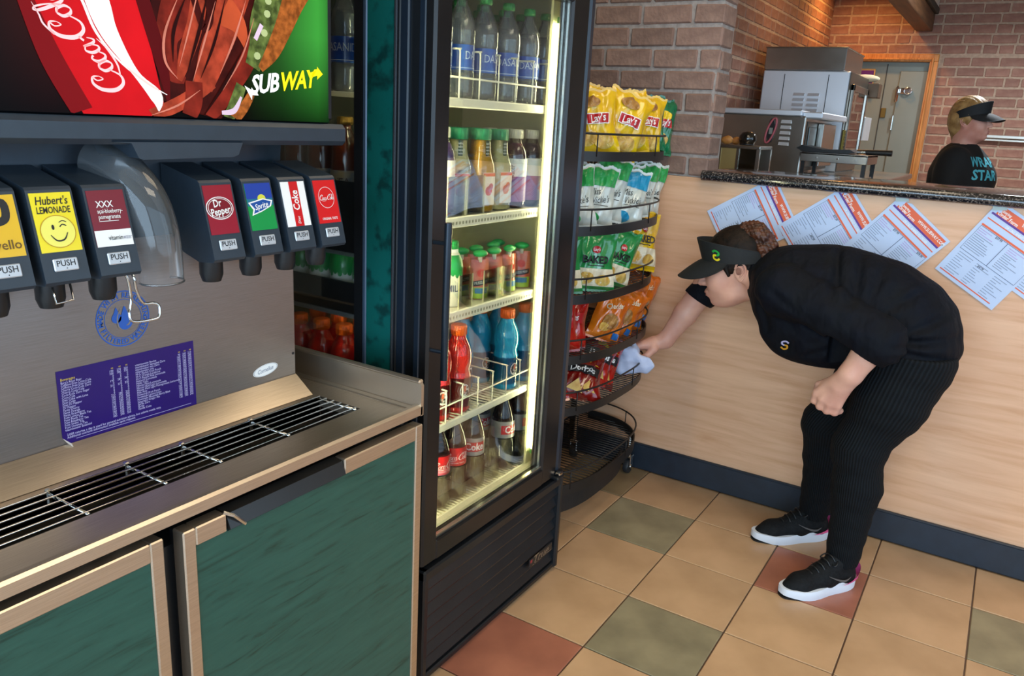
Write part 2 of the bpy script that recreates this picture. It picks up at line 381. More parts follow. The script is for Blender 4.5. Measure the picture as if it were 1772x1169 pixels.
part('keyhole_plate', box(-.02, .02, YB+.035, YB+.052, 1.60, 1.68, .003), pm('brass_dull', '8a7440', .4, metal=.8), door)
part('hinge_cylinder', tube([(.085, YB+.02, 1.5), (.085, YB+.02, 1.62)], .007, 8), m_chr, door)
sg = thing('wall_notice', 'small purple notice board beside the grey storeroom door', 'notice', (-.19, YB, 1.85))
part('board', box(-.235, -.115, YB+.028, YB+.036, 1.76, 2.0), pm('notice_frame', 'c79a5a', .5), sg)
part('panel', box(-.225, -.125, YB+.02, YB+.03, 1.775, 1.985), pm('notice_purple', '5a1f6e', .4), sg)
# timber soffit beam near the back wall with the dark light trough above it
bm_ = thing('soffit_beam', 'heavy timber soffit beam ending at the back brick wall', 'beam', (.2, 4.2, 2.28))
m_beam = pm('beam_timber', '6e4a2c', .5, col2='4f3219', scale=3, stretch=(12, 1, 12))
part('beam', join(box(.155, .275, 1.6, 4.98, 2.29, 2.42, .004)), m_beam, bm_)
part('trim_rail', box(.235, .30, 1.6, 4.97, 2.42, 2.47, .006), pm('trough_dark_green', '2c2f28', .5), bm_)
part('light_trough', box(.14, .29, 1.6, 4.97, 2.47, 2.62), pm('trough_pale', 'd8cfc2', .5), bm_)
# stainless rail and splash sheet on the back wall
rl = thing('wall_rail', 'pale metal ledge rail along the back brick wall behind the second worker', 'rail', (1.6, 4.97, 1.48))
part('rail', join(box(.72, 2.9, 4.955, 4.99, 1.475, 1.50, .004), box(.72, 2.9, 4.96, 4.99, 1.452, 1.468, .003)), pm('rail_alu', 'c9c6bd', .3, metal=.6), rl)

# warm lamps over the oven corner and ovens, one added cool fill beyond
def downlight(x, y, power, col, lab):
    t = thing('ceiling_downlight', lab, 'lamp', (x, y, 2.72))
    part('housing', move(lathe([(.09, .08), (.09, 0), (.075, 0), (.07, .05)], 20, False), (x, y, 2.72)), pm('lamp_white', 'd8d4cc', .4), t, True)
    part('lens', move(disc(0, 0, .07), (x, y, 2.765)), pm('lamp_lens', 'ffd9a0', .4, emit=6), t)
    d = bpy.data.lights.new('downlight', 'AREA'); d.shape = 'DISK'; d.size = .13; d.energy = power; d.color = col; d.spread = math.radians(150)
    l = bpy.data.objects.new('downlight_source', d); COL.objects.link(l); l.parent = t; l.location = (0, 0, -.01)
downlight(-.22, 4.45, 9.5, (1, .46, .11), 'warm ceiling downlight above the corner of the back brick wall')
downlight(-.05, 3.1, 4, (1, .58, .22), 'warm ceiling downlight above the ovens')
downlight(1.1, 3.6, 46, (.86, .93, 1.0), 'added cool white fill lamp above the second worker')  # added fill that lightens the kitchen and grey door, no known lamp

# added, unseen ceiling panels that go with the two warm fill lights
for x, y, lab in ((1.7, -1.4, 'added square-edged fill light panel over the aisle'), (.55, -.45, 'added square-edged fill light panel over the cooler and snack rack')):
    t = thing('ceiling_fill_panel', lab, 'ceiling fill light', (x, y, 2.79))
    part('frame', join(box(x-.33, x-.30, y-.63, y+.63, 2.76, 2.80, .004), box(x+.30, x+.33, y-.63, y+.63, 2.76, 2.80, .004), box(x-.33, x+.33, y-.63, y-.60, 2.76, 2.80, .004), box(x-.33, x+.33, y+.60, y+.63, 2.76, 2.80, .004)), pm('panel_frame_white', 'd8d6d0', .4), t)
    part('diffuser', box(x-.30, x+.30, y-.60, y+.60, 2.785, 2.795), pm('panel_diffuser', 'ffe6c0', .5, emit=2), t)
# ================================================================ DRINK STATION
m_ss = pm('stainless_brushed', 'dccdba', .40, metal=1.0, col2='cfbfab', scale=30, stretch=(30, .6, 30), bump=.02, bscale=30)
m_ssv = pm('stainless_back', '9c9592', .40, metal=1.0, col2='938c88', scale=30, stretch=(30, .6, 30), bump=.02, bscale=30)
m_slate = pm('dispenser_slate_plastic', '2b3641', .38, var=.12, scale=40, bump=.03, bscale=200)
m_blk = pm('black_plastic', '16181b', .4, var=.2, scale=20)
m_blk2 = pm('black_paint', '1a1d21', .32, var=.25, scale=9, bump=.03)
m_wht = pm('print_white', 'f2f2f0', .5, var=.02)
m_ink = pm('print_black', '15151a', .5, var=.02)
def green_lam():
    m = bpy.data.materials.new('green_stained_laminate'); m.use_nodes = True; nt = m.node_tree; N = nt.nodes; L = nt.links; b = N['Principled BSDF']
    tc = N.new('ShaderNodeTexCoord'); mp = N.new('ShaderNodeMapping'); mp.inputs['Rotation'].default_value = (math.radians(6), 0, 0); mp.inputs['Scale'].default_value = (1, 3.0, 30); L.new(tc.outputs['Object'], mp.inputs[0])
    n1 = N.new('ShaderNodeTexNoise'); n1.inputs['Scale'].default_value = 2.6; n1.inputs['Detail'].default_value = 8; n1.inputs['Roughness'].default_value = .62; n1.inputs['Distortion'].default_value = 1.0
    L.new(mp.outputs[0], n1.inputs['Vector']); rp = N.new('ShaderNodeValToRGB'); e = rp.color_ramp.elements
    e[0].position = .30; e[0].color = lin('12382f'); e[1].position = .44; e[1].color = lin('214e44'); k = e.new(.75); k.color = lin('29584d')
    L.new(n1.outputs['Fac'], rp.inputs[0]); L.new(rp.outputs[0], b.inputs['Base Color']); b.inputs['Roughness'].default_value = .36; return m
m_green = green_lam()
Y1 = -1.497; YL = -2.95; XF = .17
cab = thing('undercounter_cabinet', 'undercounter cooler cabinet with green wood-grain doors in steel frames, below the drink dispenser', 'cabinet', (-.2, -2.1, 0))
part('carcass', box(-.58, .142, YL, Y1, .09, .785), m_blk, cab)
part('plinth', box(-.52, .09, YL, Y1+.0, 0, .09), m_blk, cab)
def cab_door(y0, y1, x0, x1, handle):
    """steel framed door: top rail broken by the black pull"""
    fw = .021; zt = .815; zb = .11
    rails = [box(x0, x1, y0, y0+fw, zb, zt, .002), box(x0, x1, y1-fw, y1, zb, zt, .002), box(x0, x1, y0+fw, y1-fw, zb, zb+.03, .002)]
    if handle:
        rails += [box(x0, x1, y0+fw, y0+.075, zt-.03, zt, .002), box(x0, x1, y1-.22, y1-fw, zt-.03, zt, .002)]
    else: rails += [box(x0, x1, y0+fw, y1-fw, zt-.03, zt, .002)]
    d = part('door', box(x0-.012, x0+.006, y0+.004, y1-.004, zb+.004, zt-.006), m_blk, cab)
    part('door_frame', join(*rails), m_ss, d)
    part('door_panel', box(x0+.006, x1-.004, y0+fw-.001, y1-fw+.001, zb+.028, zt-.028), m_green, d)
    if handle:
        part('pull_handle', prism([(x1-.004, zt-.032), (x1+.004, zt-.026), (x1-.006, zt-.004), (x0, zt+.0), (x0, zt-.03)], 1, y0+.078, y1-.222), pm('pull_black_steel', '23211f', .28, var=.2), d)
        part('pull_end', tube([(x1-.004, y0+.072, zt+.002), (x1+.003, y0+.085, zt-.006), (x1+.004, y0+.105, zt-.028)], .003, 6), m_chr, d)
    return d
cab_door(-2.046, Y1-.002, .150, .176, True)
cab_door(-2.62, -2.070, .140, .166, False)
for yy, nm in ((-2.11, 'hinge_screw'), (-2.165, 'hinge_screw'), (-1.60, 'hinge_screw')):
    part(nm, move(lathe([(.008, 0), (.008, .006), (.004, .009)], 12), (.125, yy, .812)), m_chr, cab, True)

top = thing('steel_worktop', 'stainless steel drip counter with a raised end splash, under the drink dispenser', 'worktop', (-.2, -2.1, .82))
lip = [(XF-.006, .828), (XF, .832), (XF, .849), (XF-.004, .8535), (XF-.012, .854), (XF-.016, .846), (.078, .845), (.078, .83)]
part('front_edge', prism(lip, 1, YL, Y1+.003), m_ss, top, 30)
part('tray_surround', join(box(-.62, .079, -1.573, Y1, .822, .8445), box(-.62, -.036, YL, -1.573, .80, .8445)), m_ss, top)
part('drain_pan', join(box(-.04, .08, YL, -1.57, .79, .795), box(-.041, -.036, YL, -1.57, .79, .844), box(.075, .08, YL, -1.57, .79, .844)), pm('pan_dark_steel', '55504a', .35, metal=.9), top)
part('end_splash', join(prism([(-.62, .83), (XF, .83), (XF, .893), (XF-.006, .902), (-.62, .902)], 1, Y1-.002, Y1+.006), box(-.62, XF-.002, Y1-.006, Y1+.008, .897, .905, .003), box(-.62, XF-.012, Y1-.02, Y1-.002, .842, .8475, .002)), m_ss, top, 30)
part('back_slope', prism([(-.056, .843), (-.050, .8455), (-.098, .8800), (-.104, .8760)], 1, YL, -1.578), m_ss, top)

grt = thing('drip_grate', 'chrome wire drip grate let into the steel drink counter', 'grate', (.02, -2.1, .84))
xs = [-.03, -.011, .009, .029, .049, .069]
for x in xs: part('wire', tube([(x, YL+.05, .846), (x, -1.578, .846)], .0018, 6), m_chr, grt, True)
for y in (-1.582, -1.752, -1.897, -1.998, -2.121, -2.255, -2.40, -2.55, -2.7): part('cross_bar', tube([(-.033, y, .842), (.0, y, .8425), (.073, y, .843)], .0028, 6), m_chr, grt, True)
for y in (-1.752, -1.897, -1.998, -2.121): part('clip', box(-.037, -.027, y-.004, y+.004, .826, .85, .002), m_chr, grt)

PXX = -.10
dsp = thing('drink_dispenser', 'fountain drink dispenser with a backlit poster above seven push valves and a steel panel', 'dispenser', (-.3, -2.1, .84))
part('splash_panel', box(PXX-.03, PXX, YL, -1.576, .868, 1.196, .002), m_ssv, dsp)
part('panel_screw_hole', move(disc(0, 0, .003, n=10), (PXX+.0006, -1.583, .925), Matrix.Rotation(math.pi/2, 3, 'Y')), m_ink, dsp)
part('tower', box(-.60, PXX-.03, YL, -1.60, .846, 1.40), pm('tower_grey_plastic', '4a5058', .5), dsp)
part('valve_recess', grid(lambda u, v: (PXX+.004-.03*math.sin(min(1, max(0, (u-.93)/.07))*math.pi/2)**2-.02*v*(1-v), YL+(-1.578-YL)*u, 1.194+.15*v), 40, 8), m_slate, dsp, True)
# header shelf with the lowered centre block, rounded edges
hd = []
part('header', join(box(-.12, .006, YL, -1.531, 1.346, 1.384, .008)), m_slate, dsp, 25)
part('header_centre', prism([(-2.0, 1.35), (-1.972, 1.348), (-1.962, 1.327), (-1.955, 1.3245), (-1.795, 1.3275), (-1.785, 1.331), (-1.776, 1.35)], 0, -.10, .0055), m_slate, dsp, 25)
mer = part('merchandiser_case', box(-.55, -.004, YL, -1.555, 1.384, 1.86, .01), m_blk, dsp)
def lit(name, c, e=.6, **k): return pm('backlit_'+name, c, .35, emit=e*.50, spec=.08, **k)
PO = thing  # alias unused
# poster: a sheet wrapped round the right edge, with the printed picture as flat layers
def poster_pt(y, z, lift):
    z = max(z, 1.3868)
    R = .035; ye = -1.553
    if y <= ye-R: return (0.0+lift, y, z)
    a = min((y-(ye-R))/R, 1.5); return (-R+(R+lift)*math.cos(a), (ye-R)+(R+lift)*math.sin(a), z)
def lay(name, g, mat, lift, sub=None):
    g = ([poster_pt(p[0], p[1], lift) for p in g[0]], g[1]); return part(name, g, mat, sub or pos, label=None)
def pbg():
    m = bpy.data.materials.new('backlit_poster_ground'); m.use_nodes = True; nt = m.node_tree; N = nt.nodes; L = nt.links; b = N['Principled BSDF']
    tc = N.new('ShaderNodeTexCoord'); sp = N.new('ShaderNodeSeparateXYZ'); L.new(tc.outputs['Object'], sp.inputs[0])
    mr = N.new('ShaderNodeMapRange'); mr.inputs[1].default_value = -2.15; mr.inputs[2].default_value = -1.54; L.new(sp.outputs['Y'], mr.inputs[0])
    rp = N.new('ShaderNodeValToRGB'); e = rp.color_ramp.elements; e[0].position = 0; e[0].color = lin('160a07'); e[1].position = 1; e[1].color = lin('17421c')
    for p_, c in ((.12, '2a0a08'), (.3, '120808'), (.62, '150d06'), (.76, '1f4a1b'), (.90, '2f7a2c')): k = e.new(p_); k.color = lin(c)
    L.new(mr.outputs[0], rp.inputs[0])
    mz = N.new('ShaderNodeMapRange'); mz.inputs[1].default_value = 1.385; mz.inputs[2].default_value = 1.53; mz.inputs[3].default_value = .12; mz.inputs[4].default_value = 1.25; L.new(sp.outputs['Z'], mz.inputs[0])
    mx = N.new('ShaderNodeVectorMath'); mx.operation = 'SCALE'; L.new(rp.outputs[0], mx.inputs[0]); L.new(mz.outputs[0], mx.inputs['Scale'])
    L.new(mx.outputs[0], b.inputs['Base Color']); L.new(mx.outputs[0], b.inputs['Emission Color']); b.inputs['Emission Strength'].default_value = .6; b.inputs['Roughness'].default_value = .3; b.inputs['Specular IOR Level'].default_value = .06
    return m
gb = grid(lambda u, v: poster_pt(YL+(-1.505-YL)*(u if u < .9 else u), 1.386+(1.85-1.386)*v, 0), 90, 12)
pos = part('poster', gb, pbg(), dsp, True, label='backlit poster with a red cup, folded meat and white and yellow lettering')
red = lit('red', 'd4121a', .55, var=.25, scale=6); wh = lit('white', 'f3e9e6', .55, var=.03)
lay('cup_print', ([(-2.16, 1.72), (-2.109, 1.559), (-2.096, 1.521), (-2.068, 1.448), (-2.036, 1.386), (-1.934, 1.386), (-1.912, 1.402), (-1.932, 1.499), (-1.946, 1.543), (-1.96, 1.585), (-2.0, 1.72)], [tuple(range(11))]), red, .0006)
lay('cup_shade_print', ribbon([(-2.10, 1.53), (-2.072, 1.455), (-2.036, 1.388)], [.02, .03, .03]), lit('deepred', '7d0c10', .35), .0009)
lay('cup_edge_print', ribbon([(-1.952, 1.60), (-1.932, 1.53), (-1.912, 1.46), (-1.905, 1.41)], [.02, .022, .02, .006]), lit('darkred', '5a0a0c', .3), .0009)
lay('swoosh_print', ribbon([(-2.03, 1.60), (-2.006, 1.54), (-1.990, 1.495), (-1.955, 1.445), (-1.925, 1.415), (-1.922, 1.394)], [.012, .034, .026, .010, .020, .002]), wh, .0012)
lay('thin_swoosh_print', ribbon([(-2.045, 1.57), (-2.025, 1.532), (-2.009, 1.494), (-1.979, 1.46), (-1.937, 1.432), (-1.907, 1.418)], [.002, .004, .004, .003, .003, .001]), wh, .0012)
cs = cola_script(.0405); a_ = math.atan2(1.523-1.421, -2.064+1.982)
cs = ([(-2.030+p[0]*math.cos(a_)-p[1]*math.sin(a_), 1.4750+p[0]*math.sin(a_)+p[1]*math.cos(a_), 0) for p in cs[0]], cs[1])
lay('script_lettering', cs, lit('pinkwhite', 'f7c9c9', .6, var=.03), .0014)
mt1 = lit('meat', '8e2a1c', .42, var=.55, scale=30); mt2 = lit('meat_light', 'b8452c', .45, var=.5, scale=40); mt3 = lit('meat_dark', '4a120c', .3, var=.5, scale=30)
lay('meat_print', ribbon([(-1.80, 1.62), (-1.83, 1.54), (-1.845, 1.47), (-1.865, 1.40), (-1.87, 1.386)], [.20, .19, .15, .11, .10]), mt3, .0004)
for i, (pp, ww, mm) in enumerate([([(-1.86, 1.60), (-1.888, 1.528), (-1.902, 1.494), (-1.898, 1.454), (-1.875, 1.44)], [.05, .05, .035, .03, .01], mt1),
     ([(-1.835, 1.60), (-1.85, 1.53), (-1.87, 1.48), (-1.885, 1.44)], [.03, .028, .025, .01], mt2), ([(-1.77, 1.60), (-1.795, 1.532), (-1.82, 1.487), (-1.844, 1.433)], [.06, .05, .05, .035], mt2),
     ([(-1.80, 1.55), (-1.772, 1.53), (-1.757, 1.492)], [.05, .03, .004], lit('meat_orange', 'c4512e', .5, var=.3)), ([(-1.83, 1.445), (-1.87, 1.415), (-1.935, 1.386)], [.03, .022, .02], mt2),
     ([(-1.728, 1.55), (-1.754, 1.484), (-1.79, 1.437), (-1.835, 1.386)], [.025, .03, .028, .02], mt1), ([(-1.853, 1.56), (-1.838, 1.52), (-1.825, 1.535), (-1.83, 1.57)], [.012, .012, .012, .012], mt3),
     ([(-1.86, 1.44), (-1.862, 1.41), (-1.872, 1.388)], [.03, .03, .025], mt1)]):
    lay('meat_fold_print', ribbon(pp, ww), mm, .0007+.00012*i)
hl = lit('meat_gleam', 'd8806a', .5, var=.3); sd_ = lit('meat_shade', '2a0805', .2)
for pp, ww in [([(-1.878, 1.56), (-1.905, 1.505), (-1.907, 1.465), (-1.888, 1.442)], .004), ([(-1.842, 1.58), (-1.862, 1.52), (-1.884, 1.46)], .003), ([(-1.815, 1.56), (-1.838, 1.50), (-1.862, 1.44)], .0035), ([(-1.757, 1.57), (-1.782, 1.51), (-1.812, 1.455)], .004), ([(-1.742, 1.545), (-1.768, 1.485), (-1.808, 1.43)], .003), ([(-1.85, 1.428), (-1.89, 1.404), (-1.935, 1.388)], .003)]: lay('meat_gleam_print', ribbon(pp, [.0005]+[ww]*(len(pp)-2)+[.0005]), hl, .0019)
for pp, ww in [([(-1.866, 1.56), (-1.89, 1.51), (-1.894, 1.465)], .006), ([(-1.828, 1.57), (-1.848, 1.51), (-1.872, 1.45)], .006), ([(-1.795, 1.57), (-1.82, 1.50), (-1.848, 1.445)], .005), ([(-1.77, 1.49), (-1.80, 1.445), (-1.845, 1.39)], .006)]: lay('meat_shade_print', ribbon(pp, [.0005]+[ww]*(len(pp)-2)+[.0005]), sd_, .0018)
cr = lit('crust', 'b5632a', .5, var=.6, scale=90); le = lit('lettuce', '6f8040', .42, var=.75, scale=70)
lay('lettuce_print', ribbon([(-1.685, 1.62), (-1.703, 1.578), (-1.726, 1.535), (-1.733, 1.504), (-1.748, 1.470)], [.07, .065, .05, .04, .03]), le, .0018)
lay('lettuce_print', ribbon([(-1.772, 1.440), (-1.786, 1.41), (-1.80, 1.386)], [.02, .022, .02]), le, .0018)
lay('crust_print', ribbon([(-1.626, 1.626), (-1.656, 1.585), (-1.682, 1.536), (-1.706, 1.497), (-1.732, 1.468)], [.05, .045, .035, .028, .012]), cr, .0020)
lay('crust_print', ribbon([(-1.752, 1.428), (-1.769, 1.405), (-1.79, 1.386)], [.014, .018, .02]), cr, .0020)
lay('onion_print', ribbon([(-1.812, 1.396), (-1.788, 1.400), (-1.773, 1.422)], [.006, .009, .004]), lit('onion', 'e0c4d6', .5), .0022)
lay('onion_print', ribbon([(-1.741, 1.513), (-1.727, 1.537)], [.008, .008]), lit('onion', 'e0c4d6', .5), .0022)
for q in [(-1.715, 1.555), (-1.722, 1.525), (-1.738, 1.488), (-1.712, 1.575)]: lay('cucumber_print', disc(q[0], q[1], .007, .006, 9), lit('cucumber', 'b9c489', .4), .0022)
def ysub(s, y, mat):
    g = tgeo(s, .041, 'LEFT', .86, .20, .03, .94); g = ([(p[0]+y, p[1]+1.449+(p[0]+y+1.69)*.14, 0) for p in g[0]], g[1]); lay('logo_lettering', g, mat, .0024)
ysub('SUB', -1.752, lit('logo_white', 'ffffff', .75, var=.01)); ysub('WAY', -1.690, lit('logo_yellow', 'f4e11c', .75, var=.02))
lay('logo_arrow', ([(-1.752, 1.434, 0), (-1.766, 1.440, 0), (-1.752, 1.418, 0), (-1.751, 1.426, 0), (-1.738, 1.426, 0), (-1.742, 1.432, 0)], [tuple(range(6))]), MATS['backlit_logo_white'], .0024)
lay('logo_arrow', ([(-1.622, 1.471, 0), (-1.606, 1.476, 0), (-1.606, 1.482, 0), (-1.592, 1.470, 0), (-1.606, 1.460, 0), (-1.606, 1.467, 0), (-1.618, 1.463, 0)], [tuple(range(7))]), MATS['backlit_logo_yellow'], .0024)

# valves
UPV = V((-.03, 0, .119)).normalized(); RT = V((0, 1, 0))
def valve(yc, design):
    w2 = .0305
    prof_ = [(-.096, 1.312), (-.004, 1.291), (.0, 1.287), (.030, 1.168), (.026, 1.163), (-.010, 1.160), (-.05, 1.172), (-.096, 1.215)]
    v = part('valve', prism(prof_, 1, yc-w2, yc+w2), m_slate, dsp, label=design[0])
    part('nozzle', move(lathe([(.019, .045), (.019, .012), (.015, 0), (.011, 0), (.011, .02)], 16), (-.018, yc-.002, 1.124)), m_blk, v, 35)
    O = V((.0, yc, 1.287))                     # top of the face
    at = lambda g, lift: plate(g, O, RT, UPV, lift)
    part('push_plate', at(box(-.0165, .0165, -.109, -.092, 0, .0025, .0012), .0), pm('plate_silver', 'c9ced4', .35, metal=.3), v)
    part('push_lettering', at(([(p[0], p[1]-.0990, 0) for p in tgeo('PUSH', .0115, sx=.95, bold=.01)[0]], tgeo('PUSH', .0115, sx=.95, bold=.01)[1]), .0028), m_ink, v)
    part('push_dot', at(disc(0, -.1056, .0008, n=8), .0028), m_ink, v)
    W = .0272
    def L_(g, mat, lift, nm='label_print'): part(nm, at(g, lift), mat, v)
    def tx(s, x, y, size, mat, sx=1, shear=0, bold=0, rot=0, lift=.0016, align='CENTER'):
        g = tgeo(s, size, align, sx, shear, bold); c, s_ = math.cos(rot), math.sin(rot)
        part('label_lettering', at(([(x+p[0]*c-p[1]*s_, y+p[0]*s_+p[1]*c, 0) for p in g[0]], g[1]), lift), mat, v)
    base = design[1]; part('face_label', at(box(-W, W, -.083, -.004, 0, .001), 0), base, v)
    design[2](L_, tx, W, at, v)
    return v
def P(n, c, **k): return pm('label_'+n, c, .28, var=.04, coat=.4, **k)
def d_lemon(L_, tx, W, at, v):
    tx("Hubert's", 0, -.015, .0155, m_ink, .8, .18, .012); tx('LEMONADE', 0, -.0275, .0125, m_ink, .68, .1, .014)
    L_(disc(0, -.056, .0235, .022), P('lemon_pale', 'f7ee6a'), .0013); L_(ring(0, -.056, .0225, .0237, ratio=.93), P('lemon_line', 'c79a10'), .0016)
    L_(disc(-.006, -.050, .0018, .0036, 14), m_ink, .0018); L_(ribbon([(.003, -.050), (.007, -.047), (.012, -.049)], .0014), m_ink, .0018)
    L_(ribbon([(-.011, -.060), (-.004, -.068), (.006, -.067), (.012, -.058)], [.001, .002, .002, .001]), m_ink, .0018); L_(ribbon([(.003, -.044), (.008, -.042), (.013, -.044)], .001), m_ink, .0018)
def d_xxx(L_, tx, W, at, v):
    L_(rect(-W, W, -.083, -.060), m_wht, .0012)
    tx('XXX', -.017, -.024, .013, m_wht, .9, 0, .012, align='LEFT'); tx('açai-blueberry-', -.017, -.0335, .0086, m_wht, .72, 0, .006, align='LEFT'); tx('pomegranate', -.017, -.0415, .0086, m_wht, .72, 0, .006, align='LEFT')
    L_(rect(-.017, .012, -.0478, -.0470), m_wht, .0016)
    tx('vitamin', .002, -.0715, .0092, m_ink, .8, 0, .01); tx('water', .0195, -.0715, .0092, P('greyprint', '8a8aa0'), .6)
def d_drp(L_, tx, W, at, v):
    L_(disc(-.002, -.041, .0262, .0185), m_wht, .0012); L_(disc(-.002, -.041, .0246, .017), P('maroon', '7c0e1f'), .0014); L_(ring(-.002, -.041, .0215, .0225, ratio=.69), m_wht, .0016)
    tx('Dr', -.006, -.0335, .0165, m_wht, .85, .1, .02, .12, .0019); tx('Pepper', -.002, -.0465, .0165, m_wht, .80, .1, .02, .12, .0019)
def d_spr(L_, tx, W, at, v):
    L_(rect(-W, W, -.030, -.004), P('sprite_blue', '2140a0'), .0012); L_(rect(-W, W, -.042, -.030), P('sprite_teal', '1c6f8c'), .0012)
    L_(disc(.004, -.030, .0085, .007), P('lemon_lime', 'd9d84a'), .0014)
    L_(([(-.026, -.036, 0), (.006, -.030, 0), (.026, -.034, 0), (.021, -.044, 0), (.0, -.052, 0), (-.022, -.058, 0), (-.018, -.048, 0)], [tuple(range(7))]), m_wht, .0016)
    L_(([(-.022, -.0375, 0), (.006, -.032, 0), (.022, -.0355, 0), (.018, -.043, 0), (.0, -.050, 0), (-.018, -.055, 0), (-.014, -.047, 0)], [tuple(range(7))]), P('sprite_deep', '1b4f9c'), .0018)
    tx('Sprite', .001, -.0425, .0135, m_wht, .9, .25, .014, .18, .0021)
def d_diet(L_, tx, W, at, v):
    L_(rect(-.009, .011, -.083, -.004), P('diet_red', 'cf1a20'), .0013); tx('Diet', .001, -.072, .0085, m_wht, .9, .3, .006, math.pi/2); tx('Coke', .001, -.037, .0205, m_wht, .78, .1, .022, math.pi/2)
def d_coke(L_, tx, W, at, v):
    L_(ring(0, -.036, .0188, .0196), m_wht, .0013); g = cola_script(.0095)
    part('label_lettering', at(([(p[0], p[1]-.036, 0) for p in g[0]], g[1]), .0016), m_wht, v)
    tx('ORIGINAL TASTE', 0, -.075, .0062, m_wht, .8, 0, .012)
def d_yel(L_, tx, W, at, v):
    L_(ribbon([(-.03, -.022), (-.008, -.018), (.012, -.014), (.012, -.034), (-.004, -.040)], .010), m_ink, .0013)
    tx('mello', -.012, -.064, .014, m_ink, .8, 0, .02, math.pi/2); tx('yello', .0085, -.068, .017, pm('label_goldtext', '6a4a08', .4), 1, 0, .01)
for yc, ds in [(-2.093, ('valve with a yellow lemonade label', P('lemon', 'f3dd1c'), d_lemon)), (-2.017, ('valve with a maroon and white label', P('plum', '7a1a2c'), d_xxx)),
               (-2.167, ('valve with a golden yellow label at the picture edge', P('gold', 'e8b81c'), d_yel)), (-1.829, ('valve with a dark red oval emblem', P('crimson', '96142a'), d_drp)),
               (-1.748, ('valve with a blue and green label', P('sprite_green', '169548'), d_spr)), (-1.670, ('valve with a white label and red vertical band', m_wht, d_diet)), (-1.594, ('valve with a bright red label and white ring', P('coke_red', 'd81f22'), d_coke))]:
    valve(yc, ds)
# clear ice chute and its chrome lever
m_pc = clear('clear_polycarbonate', (.95, .96, .97), .55, .06, .30, (.8, .84, .88), milk=.07)
cp = cat([(-.085, -1.972, 1.318), (-.045, -1.962, 1.305), (-.008, -1.950, 1.265), (.006, -1.942, 1.21), (.008, -1.940, 1.142)], 5)
def chute(u, v):
    i = min(int(v*(len(cp)-1)), len(cp)-2); t = v*(len(cp)-1)-i; p = V(cp[i]).lerp(V(cp[i+1]), t); d = (V(cp[i+1])-V(cp[i])).normalized()
    s = V((0, 1, 0)); s = (s-d*s.dot(d)).normalized(); n = s.cross(d); a = math.pi*(-.70+1.40*u); return p+(s*math.sin(a)*.036+n*math.cos(a)*-.034)*(1-.1*v)
ck = part('ice_chute', grid(chute, 18, 26), m_pc, dsp, True, label='clear plastic ice chute')
part('chute_rim', tube([chute(i/17, 1) for i in range(18)], .0016, 6), m_pc, ck, True)
part('ice_lever', tube(cat([(-.06, -2.034, 1.176), (-.005, -2.014, 1.168), (.004, -1.996, 1.160), (.004, -1.990, 1.125), (.004, -1.993, 1.108), (.006, -1.996, 1.100), (.008, -1.992, 1.088), (.010, -1.960, 1.086), (.010, -1.950, 1.090), (.008, -1.948, 1.104), (.006, -1.955, 1.110), (.004, -1.972, 1.113), (.004, -1.981, 1.135), (.0, -1.984, 1.160), (-.05, -1.984, 1.17)], 5), .0022, 8), m_chr, dsp, True, label='bent chrome ice lever')
part('nozzle_clip', tube([(.012, -2.107, 1.158), (.018, -2.107, 1.136), (.018, -2.083, 1.138), (.012, -2.083, 1.16)], .0016, 6), m_chr, dsp, True)

# round blue sticker
PR, PU = V((0, 1, 0)), V((0, 0, 1))
st = thing('water_sticker', 'round blue filtered water sticker on the steel splash panel', 'sticker', (PXX, -1.942, 1.064))
O = (PXX+.0004, -1.942, 1.064); m_sb = pm('sticker_blue', '2b5fb8', .45, var=.06)
part('rings', plate(join(ring(0, 0, .0445, .0465), ring(0, 0, .0315, .0325)), O, PR, PU), m_sb, st)
def arc_text(s, r, a0, da, size, flip=False):
    gs = []; n = len(s)
    for i, ch in enumerate(s):
        if ch == ' ': continue
        a = a0+(-da if not flip else da)*(i-(n-1)/2); g = tgeo(ch, size, 'CENTER', .95, 0, .03)
        th = a-math.pi/2 if not flip else a+math.pi/2; c, k = math.cos(th), math.sin(th)
        gs.append(([(r*math.cos(a)+p[0]*c-p[1]*k, r*math.sin(a)+p[0]*k+p[1]*c, 0) for p in g[0]], g[1]))
    return join(*gs)
part('lettering', plate(join(arc_text('MADE WITH REFRESHING', .0385, math.pi/2, .178, .0118), arc_text('FILTERED WATER', .0385, -math.pi/2, .178, .0118, True)), O, PR, PU, .0002), m_sb, st)
drop = lambda x, y, s: ([(x+s*p[0], y+s*p[1], 0) for p in cat([(0, 1.5), (.35, .7), (.75, .0), (.6, -.62), (0, -.9), (-.6, -.62), (-.75, 0), (-.35, .7)], 4, True)], [tuple(range(32))])
part('drops', plate(join(drop(.003, -.004, .0165), drop(-.0115, .004, .011)), O, PR, PU, .0002), m_sb, st)
part('drop_glint', plate(join(ribbon([(-.004, .018), (-.010, .004), (-.009, -.012), (0, -.020)], [.0005, .002, .0022, .0005]), ribbon([(.004, -.012), (.009, -.010), (.012, -.004)], [.0005, .003, .0005])), O, PR, PU, .0004), pm('sticker_clear', 'a09a94', .4, metal=.8), st)
